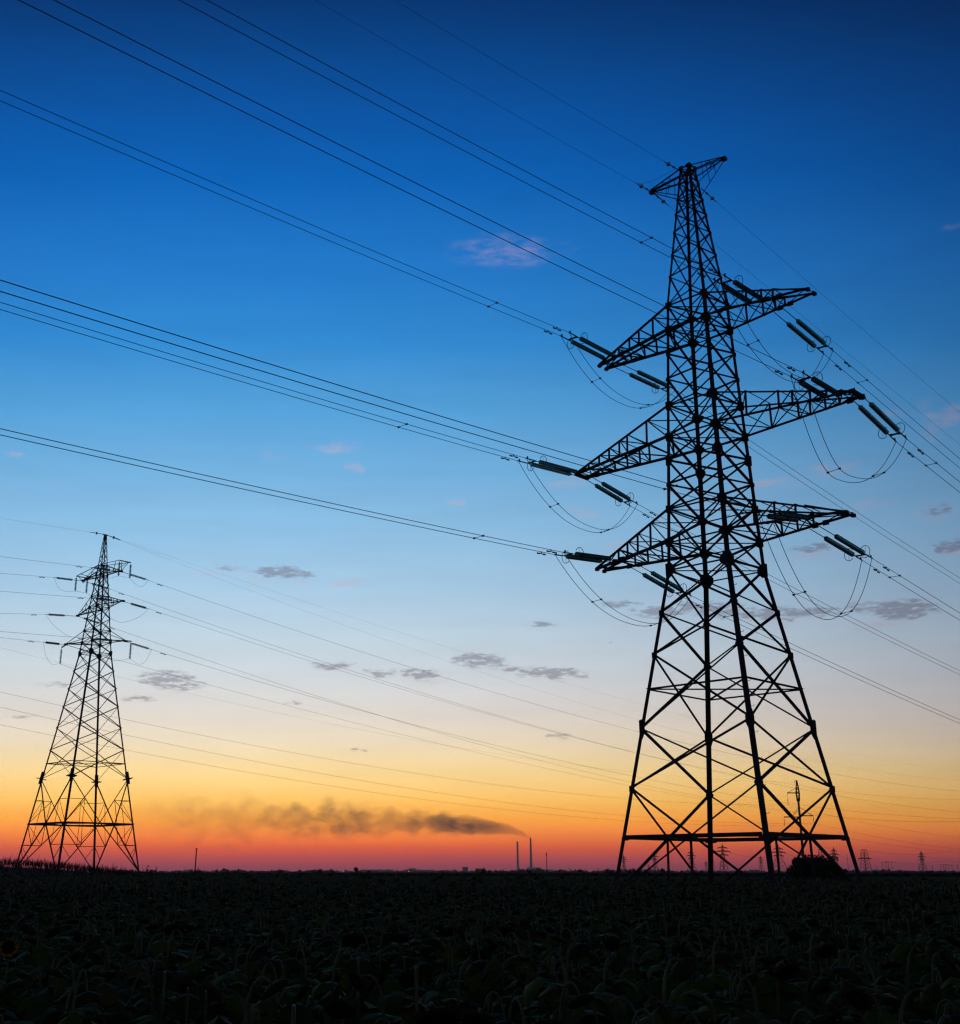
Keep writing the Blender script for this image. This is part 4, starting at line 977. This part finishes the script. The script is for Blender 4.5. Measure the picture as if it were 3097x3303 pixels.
def leaf(mb, p, az, L, W, droop, curl, rg, rows=5, cols=2):
    d = V((math.cos(az), math.sin(az), 0)); s = V((-d.y, d.x, 0)); o = len(mb.v); pos = V(p); ang = rg.uniform(.2, .7); pet = L * .45
    ppos = V(pos); q = pos + d * pet * math.cos(ang) + V((0, 0, pet * math.sin(ang)))
    mb.tube([ppos, q], [.006, .004], 4, False); pos = q; o = len(mb.v); ang = rg.uniform(-.3, .25); nc = 2 * cols + 1
    tw = rg.uniform(-.5, .5)
    for r in range(rows + 1):
        t = r / rows; w = W * .5 * (math.sin(math.pi * min(1, t * .92 + .10)) ** .75) * (1.0 if t < .999 else .05) * (1 + rg.uniform(-.12, .12))
        s2 = (s * math.cos(tw * t) + V((0, 0, math.sin(tw * t)))).normalized()
        for c in range(-cols, cols + 1):
            f = c / cols; back = -.16 * L * abs(f) * (1 - t)
            z = -curl * abs(f) ** 1.5 * W * .5 + rg.uniform(-.01, .01)
            mb.v.append(tuple(pos + s2 * f * w + d * back + V((0, 0, z))))
        pos = pos + d * (L / rows) * math.cos(ang) + V((0, 0, L / rows * math.sin(ang))); ang -= droop / rows
    for r in range(rows):
        for c in range(nc - 1):
            a = o + r * nc + c; mb.f.append((a, a + 1, a + nc + 1, a + nc))
def head(rg, p, ax, R, hb, sd, n=14):
    """seed head: domed back, ragged bracts, dark face; ax is where the face looks"""
    ax = V(ax).normalized(); a = ax.orthogonal().normalized(); b = ax.cross(a)
    hb.lathe(V(p) - ax * R * .38, ax, [(0, R * .12), (R * .08, R * .45), (R * .22, R * .82), (R * .38, R), (R * .5, R * .97)], n)
    sd.lathe(V(p) + ax * R * .02, ax, [(0, R * .9), (R * .1, R * .92), (R * .17, R * .7), (R * .14, R * .35), (R * .09, R * .08)], n)
    for k in range(n + 6):
        t = 2 * math.pi * k / (n + 6) + rg.uniform(-.1, .1); d = a * math.cos(t) + b * math.sin(t); s = ax.cross(d); l = R * rg.uniform(.28, .6)
        base = V(p) + d * R * .93; tip = base + d * l * .8 + ax * rg.uniform(-.6, .5) * l
        hb.poly([base - s * R * .14, base + s * R * .14, tip], [(0, 1, 2)])
def petals(rg, p, ax, R, n, L, ragged):
    mb = MB(); ax = V(ax).normalized(); a = ax.orthogonal().normalized(); b = ax.cross(a)
    for k in range(n):
        if rg.random() < ragged: continue
        t = 2 * math.pi * k / n + rg.uniform(-.08, .08); d = a * math.cos(t) + b * math.sin(t); s = ax.cross(d); l = L * rg.uniform(.7, 1.15); w = R * .16
        q0 = V(p) + d * R * .9; q1 = q0 + d * l * .55 + ax * rg.uniform(-.1, .3) * l; q2 = q0 + d * l + ax * rg.uniform(-.5, .25) * l
        mb.poly([q0 - s * w * .5, q0 + s * w * .5, q1 + s * w, q1 - s * w, q2], [(0, 1, 2, 3), (3, 2, 4)])
    return mb
def sunflower(seed, detail=2, h=1.6, upright=False, face=None):
    rg = random.Random(seed); bend = rg.uniform(1.9, 3.0) if not upright else .5
    pts, d = stem_path(rg, h, bend, rg.uniform(.08, .25))
    if upright: d = V(face).normalized(); pts = [V((0, 0, 0)), V((0, 0, h * .5)), V((0, 0, h * .86)), V((0, 0, h * .95)) - d * .02, V((0, 0, h)) + d * .04]
    n = len(pts); st = MB(); st.tube(pts, [.0105 - .003 * i / (n - 1) for i in range(n)], 7 if detail > 1 else 4)
    ax = (pts[-1] - pts[-2]).normalized() if not upright else (d + V((0, 0, -.15))).normalized(); R = rg.uniform(.06, .10) if not upright else .055
    hp = pts[-1] + ax * R * .35; hb, sd = MB(), MB(); head(rg, hp, ax, R, hb, sd, 16 if detail > 1 else 8)
    lf = MB(); nl = rg.randint(13, 17) if detail > 1 else 8; az = rg.uniform(0, 6.28)
    for i in range(nl):
        t = .30 + .68 * i / nl; z = h * .9 * t; az += 2.4 + rg.uniform(-.4, .4); big = .75 + .5 * math.sin(math.pi * t)
        leaf(lf, V((0, 0, z)), az, .25 * big * rg.uniform(.8, 1.25), .25 * big * rg.uniform(.8, 1.2), rg.uniform(.9, 2.3), rg.uniform(.1, .6), rg, 5 if detail > 1 else 2, 2 if detail > 1 else 1)
    pt = None
    if upright: pt = petals(rg, hp, ax, R, 24, R * .8, .05)
    elif seed % 3 == 0: pt = petals(rg, hp, ax, R, 18, R * .5, .55)
    return st, lf, hb, sd, pt
FIELD = 'sunflowers in the front of the field'
PLBL = 'dark leafy sunflower with a hanging seed head in the foreground rows'
def plant_obj(parts, loc, label, group, petal_mat=PETAL2, leafm=LEAF):
    st, lf, hb, sd, pt = parts
    root = empty('sunflower', label, 'sunflower', group, tuple(loc))
    st.build('stem', STEM, root, True); lf.build('leaves', leafm, root, True); ho = hb.build('flower_head', HEAD, root, True); sd.build('seed_disc', SEED, ho, True)
    if pt: pt.build('petals', petal_mat, ho)
    return root
def copy_plant(src, loc, rz, sc):
    r = src.copy(); COL.objects.link(r); r.location = loc; r.rotation_euler = (0, 0, rz); r.scale = sc
    for c in src.children:
        k_ = c.copy(); COL.objects.link(k_); k_.parent = r
        for g in c.children: q = g.copy(); COL.objects.link(q); q.parent = k_
    return r
# rows run away from the camera, 0.62 m apart, about 0.42 m between plants
rf = random.Random(77); SPOT = []
ca, sa = math.cos(.35), math.sin(.35)
for i in range(-330, 331):
    for j in range(-330, 331):
        u_, w_ = i * .66 + rf.gauss(0, .09), j * .50 + rf.gauss(0, .13)
        x = u_ * ca - w_ * sa; y = u_ * sa + w_ * ca
        if y < -6: continue
        SPOT.append((math.hypot(x, y), x, y))
SPOT.sort()
inview = lambda x, y: y > 0 and -.40 < x / y < .475
RMIN = 3.9
near = [s for s in SPOT if s[0] > RMIN and inview(s[1], s[2])]
YSP = pix_dir(30, 3055); YD = 10.6; YP = V((YSP.x / YSP.y * YD, YD, 0)); YH = YSP.z / YSP.y * YD + EYE
OSP = pix_dir(2992, 2968); OD = 15.4; OP = V((OSP.x / OSP.y * OD, OD, 0)); OH = OSP.z / OSP.y * OD + EYE
near = [s for s in near if math.hypot(s[1] - YP.x, s[2] - YP.y) > .3 and math.hypot(s[1] - OP.x, s[2] - OP.y) > .3][:296]
nearset = set((s[1], s[2]) for s in near)
RN = near[-1][0]
protos = []
for k in range(9):
    parts = sunflower(300 + k, 2, 1.58); x, y = near[k][1], near[k][2]
    protos.append(plant_obj(parts, (x, y, hgt(x, y)), PLBL, FIELD, PETAL2, LEAF2 if k % 4 == 3 else LEAF))
    protos[-1].rotation_euler = (0, 0, rf.uniform(0, 6.28)); s_ = rf.uniform(.86, 1.04); protos[-1].scale = (1, 1, s_)
for k, (r, x, y) in enumerate(near[9:]):
    s_ = rf.uniform(.84, 1.07); w = rf.uniform(.9, 1.2)
    copy_plant(protos[rf.randrange(9)], (x, y, hgt(x, y)), rf.uniform(0, 6.28), (w, w, s_))
plant_obj(sunflower(501, 2, YH, True, (-YP.x * .6, -YP.y, .6)), YP, 'open yellow sunflower facing the camera at the far left edge', None, PETAL)
plant_obj(sunflower(502, 2, OH, True, (-OP.x * .4, -OP.y, .2)), OP, 'faded orange sunflower head near the right edge of the field', None, PETAL2)

def to_arrays(parts):
    pm = PM()
    for mb, slot in zip(parts[:4], (0, 1, 2, 3)): pm.add(mb, slot)
    ls = np.array([len(f) for f in pm.f]); idx = np.concatenate([np.array(f) for f in pm.f])
    return np.array(pm.v), ls, idx, np.array(pm.m)
def scatter_mesh(name, spots, variants, label, cat, jit, mats, zoff=0.0):
    rg = np.random.default_rng(11); Vs, Ls, Is, Ms = [], [], [], []; off = 0
    pick = rg.integers(0, len(variants), len(spots)); rz = rg.uniform(0, 6.283, len(spots)); sz = rg.uniform(jit[0], jit[1], len(spots)); sw = rg.uniform(.9, 1.25, len(spots))
    sz = np.where(rg.random(len(spots)) < .012, sz * 1.22, sz)
    for n_, (r, x, y) in enumerate(spots):
        v, ls, idx, ms = variants[pick[n_]]; c, s = math.cos(rz[n_]), math.sin(rz[n_]); w = sw[n_]
        q = np.empty_like(v); q[:, 0] = (v[:, 0] * c - v[:, 1] * s) * w + x; q[:, 1] = (v[:, 0] * s + v[:, 1] * c) * w + y; q[:, 2] = v[:, 2] * sz[n_] + hgt(x, y) + zoff
        Vs.append(q); Ls.append(ls); Is.append(idx + off); Ms.append(ms); off += len(v)
    Vv = np.concatenate(Vs).astype(np.float32); Ll = np.concatenate(Ls).astype(np.int32); Ii = np.concatenate(Is).astype(np.int32); Mm = np.concatenate(Ms).astype(np.int32)
    me = bpy.data.meshes.new(name); me.vertices.add(len(Vv)); me.vertices.foreach_set('co', Vv.ravel()); me.loops.add(len(Ii)); me.loops.foreach_set('vertex_index', Ii)
    me.polygons.add(len(Ll)); me.polygons.foreach_set('loop_start', np.concatenate([[0], np.cumsum(Ll)[:-1]]).astype(np.int32)); me.polygons.foreach_set('loop_total', Ll)
    for m_ in mats: me.materials.append(m_)
    me.polygons.foreach_set('material_index', Mm); me.update(calc_edges=True); me.validate()
    o = bpy.data.objects.new(name, me); COL.objects.link(o); tag(o, label, cat, None, 'stuff'); return o
mid_var = [to_arrays(sunflower(700 + k, 1, 1.58)) for k in range(8)]
def tiny_plant(seed):
    rg = random.Random(seed); st = MB(); pts = [V((0, 0, .5)), V((0, 0, 1.4)), V((.08, 0, 1.54)), V((.2, 0, 1.5)), V((.24, 0, 1.36))]; st.tube(pts, .014, 3, False)
    hb = MB(); hb.lathe(V((.24, 0, 1.42)), V((.3, 0, -1)), [(0, .03), (.05, .1), (.1, .11)], 6); sd = MB(); sd.poly([(.2, -.05, 1.3), (.33, 0, 1.32), (.2, .05, 1.3)], [(0, 1, 2)])
    lf = MB()
    for i in range(9):
        a = i * 2.4 + rg.uniform(-.3, .3); z = .55 + i * .1; d = V((math.cos(a), math.sin(a), 0)); s = V((-d.y, d.x, 0)); L = rg.uniform(.22, .34); dz = rg.uniform(-.16, .06)
        lf.poly([V((0, 0, z)) + d * .06, d * L * .6 + s * .11 + V((0, 0, z + .05)), d * L * 1.1 + V((0, 0, z + dz)), d * L * .6 - s * .11 + V((0, 0, z + .04))], [(0, 1, 2, 3)])
    return st, lf, hb, sd
far_var = [to_arrays(tiny_plant(800 + k)) for k in range(8)]
wide = lambda x, y: abs(math.atan2(x, y)) < .72
midr = [s for s in SPOT if (s[1], s[2]) not in nearset and ((RMIN < s[0] < RN + .1 and abs(math.atan2(s[1], s[2])) < 1.2) or (RN < s[0] < 38 and wide(s[1], s[2])))]
midr = [s for s in midr if math.hypot(s[1] - YP.x, s[2] - YP.y) > .3 and math.hypot(s[1] - OP.x, s[2] - OP.y) > .3]
onmound = lambda x, y: math.exp(-((x + 41) / 19) ** 2 - ((y - 121) / 22) ** 2) > .16 or math.exp(-((x + 62) / 22) ** 2 - ((y - 124) / 24) ** 2) > .25
footb = lambda x, y: math.hypot(x - 24.6, y - 79.5) < 1.5
farr = [s for s in SPOT if 38 <= s[0] < 162 and wide(s[1], s[2]) and not onmound(s[1], s[2]) and not footb(s[1], s[2])]
scatter_mesh('sunflower_rows', midr, mid_var, 'dense sunflower rows behind the foreground plants', 'sunflowers', (.84, 1.06), [STEM, LEAF, HEAD, SEED])
scatter_mesh('far_sunflower_rows', farr, far_var, 'far part of the sunflower field up to the pylons', 'sunflowers', (.86, 1.1), [STEM, LEAF, HEAD, SEED])
def canopy():
    """the crop seen edge-on beyond the rows: a rough leafy surface"""
    rg = np.random.default_rng(3); rs = [158 * 1.022 ** i for i in range(112)]; na = 520; t0, t1 = -.75, .75; v = []; f = []
    for i, r in enumerate(rs):
        for k in range(na + 1):
            t = t0 + (t1 - t0) * k / na; x, y = r * math.sin(t), r * math.cos(t)
            z = hgt(x, y) + 1.42 + rg.uniform(-.22, .2) + (.25 if rg.random() < .03 else 0)
            if i == 0: z = .2
            v.append((x, y, z))
    for i in range(len(rs) - 1):
        for k in range(na): a = i * (na + 1) + k; f.append((a, a + 1, a + na + 2, a + na + 1))
    me = bpy.data.meshes.new('crop_canopy'); me.from_pydata(v, [], f); me.materials.append(FARV); me.update(); o = bpy.data.objects.new('crop_canopy', me); COL.objects.link(o)
    tag(o, 'even dark crop surface stretching to the horizon', 'crop', None, 'stuff')
canopy()
# weeds and tall grasses on the rise under the smaller pylon, and around the big pylon's feet
def weeds():
    mb = MB(); rg = random.Random(31)
    def tuft(x, y, h):
        z = hgt(x, y)
        for b in range(rg.randint(4, 7)):
            a = rg.uniform(0, 6.28); l = rg.uniform(.04, .28) * h; hh = h * rg.uniform(.5, 1.05); w = .009; d = V((math.cos(a), math.sin(a), 0)); s = V((-d.y, d.x, 0))
            p0 = V((x, y, z)) + d * .05; p1 = p0 + d * l * .4 + V((0, 0, hh * .6)); p2 = p0 + d * l + V((0, 0, hh))
            mb.poly([p0 - s * w, p0 + s * w, p1 + s * w, p1 - s * w, p2], [(0, 1, 2, 3), (3, 2, 4)])
            if rg.random() < .45:
                for q in range(4):
                    c = p1.lerp(p2, .3 + q * .22); e = V((rg.uniform(-.05, .05), rg.uniform(-.05, .05), rg.uniform(.01, .06)))
                    mb.poly([c, c + e + s * .02, c + e * 1.5, c + e - s * .02], [(0, 1, 2, 3)])
    for i in range(15000):
        x, y = rg.uniform(-95, -6), rg.uniform(92, 146)
        if not onmound(x, y): continue
        hh = .55 * rg.uniform(.5, 1.3) * (1.0 + (.8 if rg.random() < .05 else 0)); tuft(x, y, hh)
    for i in range(1400):
        a = rg.uniform(0, 6.28); r = rg.uniform(0, 8.5); tuft(14.7 + math.cos(a) * r, 60 + math.sin(a) * r, rg.uniform(1.1, 1.75))
    tag(mb.build('weeds', GRASS), 'rough tall weeds on the rise below the smaller pylon', 'weeds', None, 'stuff')
weeds()
# leaning post left of centre with a tall plant at its foot; a few plants taller than the crop
def post():
    base = at(627.5, 90); rt = empty('post', 'thin leaning post right of the smaller pylon', 'post', None, tuple(base))
    mb = MB(); mb.tube([V((0, 0, 0)), V((-17.64 - base.x, 0, 3.85))], [.055, .04], 8); mb.build('shaft', BARK, rt)
    mb = MB(); mb.bar(V((-17.64 - base.x - .08, 0, 3.82)), V((-17.64 - base.x + .08, 0, 3.82)), .07, .05); mb.build('cap', BARK, rt)
post()
TALL = [(1672, 2799, 46), (1655, 2806, 52), (1690, 2806, 49), (1880, 2806, 55), (1895, 2803, 52), (1932, 2801, 50), (1155, 2801, 44), (640, 2797, 60), (620, 2803, 60), (478, 2790, 88), (505, 2797, 80), (2235, 2806, 40), (1440, 2807, 52), (1700, 2808, 55)]
for i, (px, top, D_) in enumerate(TALL):
    p = at(px, D_); h = htop(top, D_) - hgt(p.x, p.y); h = max(1.6, h)
    plant_obj(sunflower(900 + i, 2, h / 1.0), (p.x, p.y, hgt(p.x, p.y)), 'sunflower standing taller than the crop against the glowing horizon', 'tall sunflowers breaking the skyline')

# ------------------------------------------------------------------ evening haze
def haze():
    mb = MB(); R, z0, z1 = 9500.0, -1.3, 480.0
    mb.poly([(x, y, z) for z in (z0, z1) for x, y in ((-R, -R), (R, -R), (R, R), (-R, R))], [(0, 3, 2, 1), (4, 5, 6, 7), (0, 1, 5, 4), (1, 2, 6, 5), (2, 3, 7, 6), (3, 0, 4, 7)])
    m = bpy.data.materials.new('evening_air'); m.use_nodes = True; t = m.node_tree; t.nodes.clear()
    pv = N(t, 'ShaderNodeVolumePrincipled'); pv.inputs['Color'].default_value = (.86, .80, .84, 1); pv.inputs['Density'].default_value = 6.5e-5; pv.inputs['Density Attribute'].default_value = ''
    pv.inputs['Anisotropy'].default_value = .6
    o = N(t, 'ShaderNodeOutputMaterial'); t.links.new(pv.outputs[0], o.inputs['Volume']); m.cycles.homogeneous_volume = True
    tag(mb.build('haze', m), 'thin evening haze over the plain', 'haze', None, 'stuff')
haze()
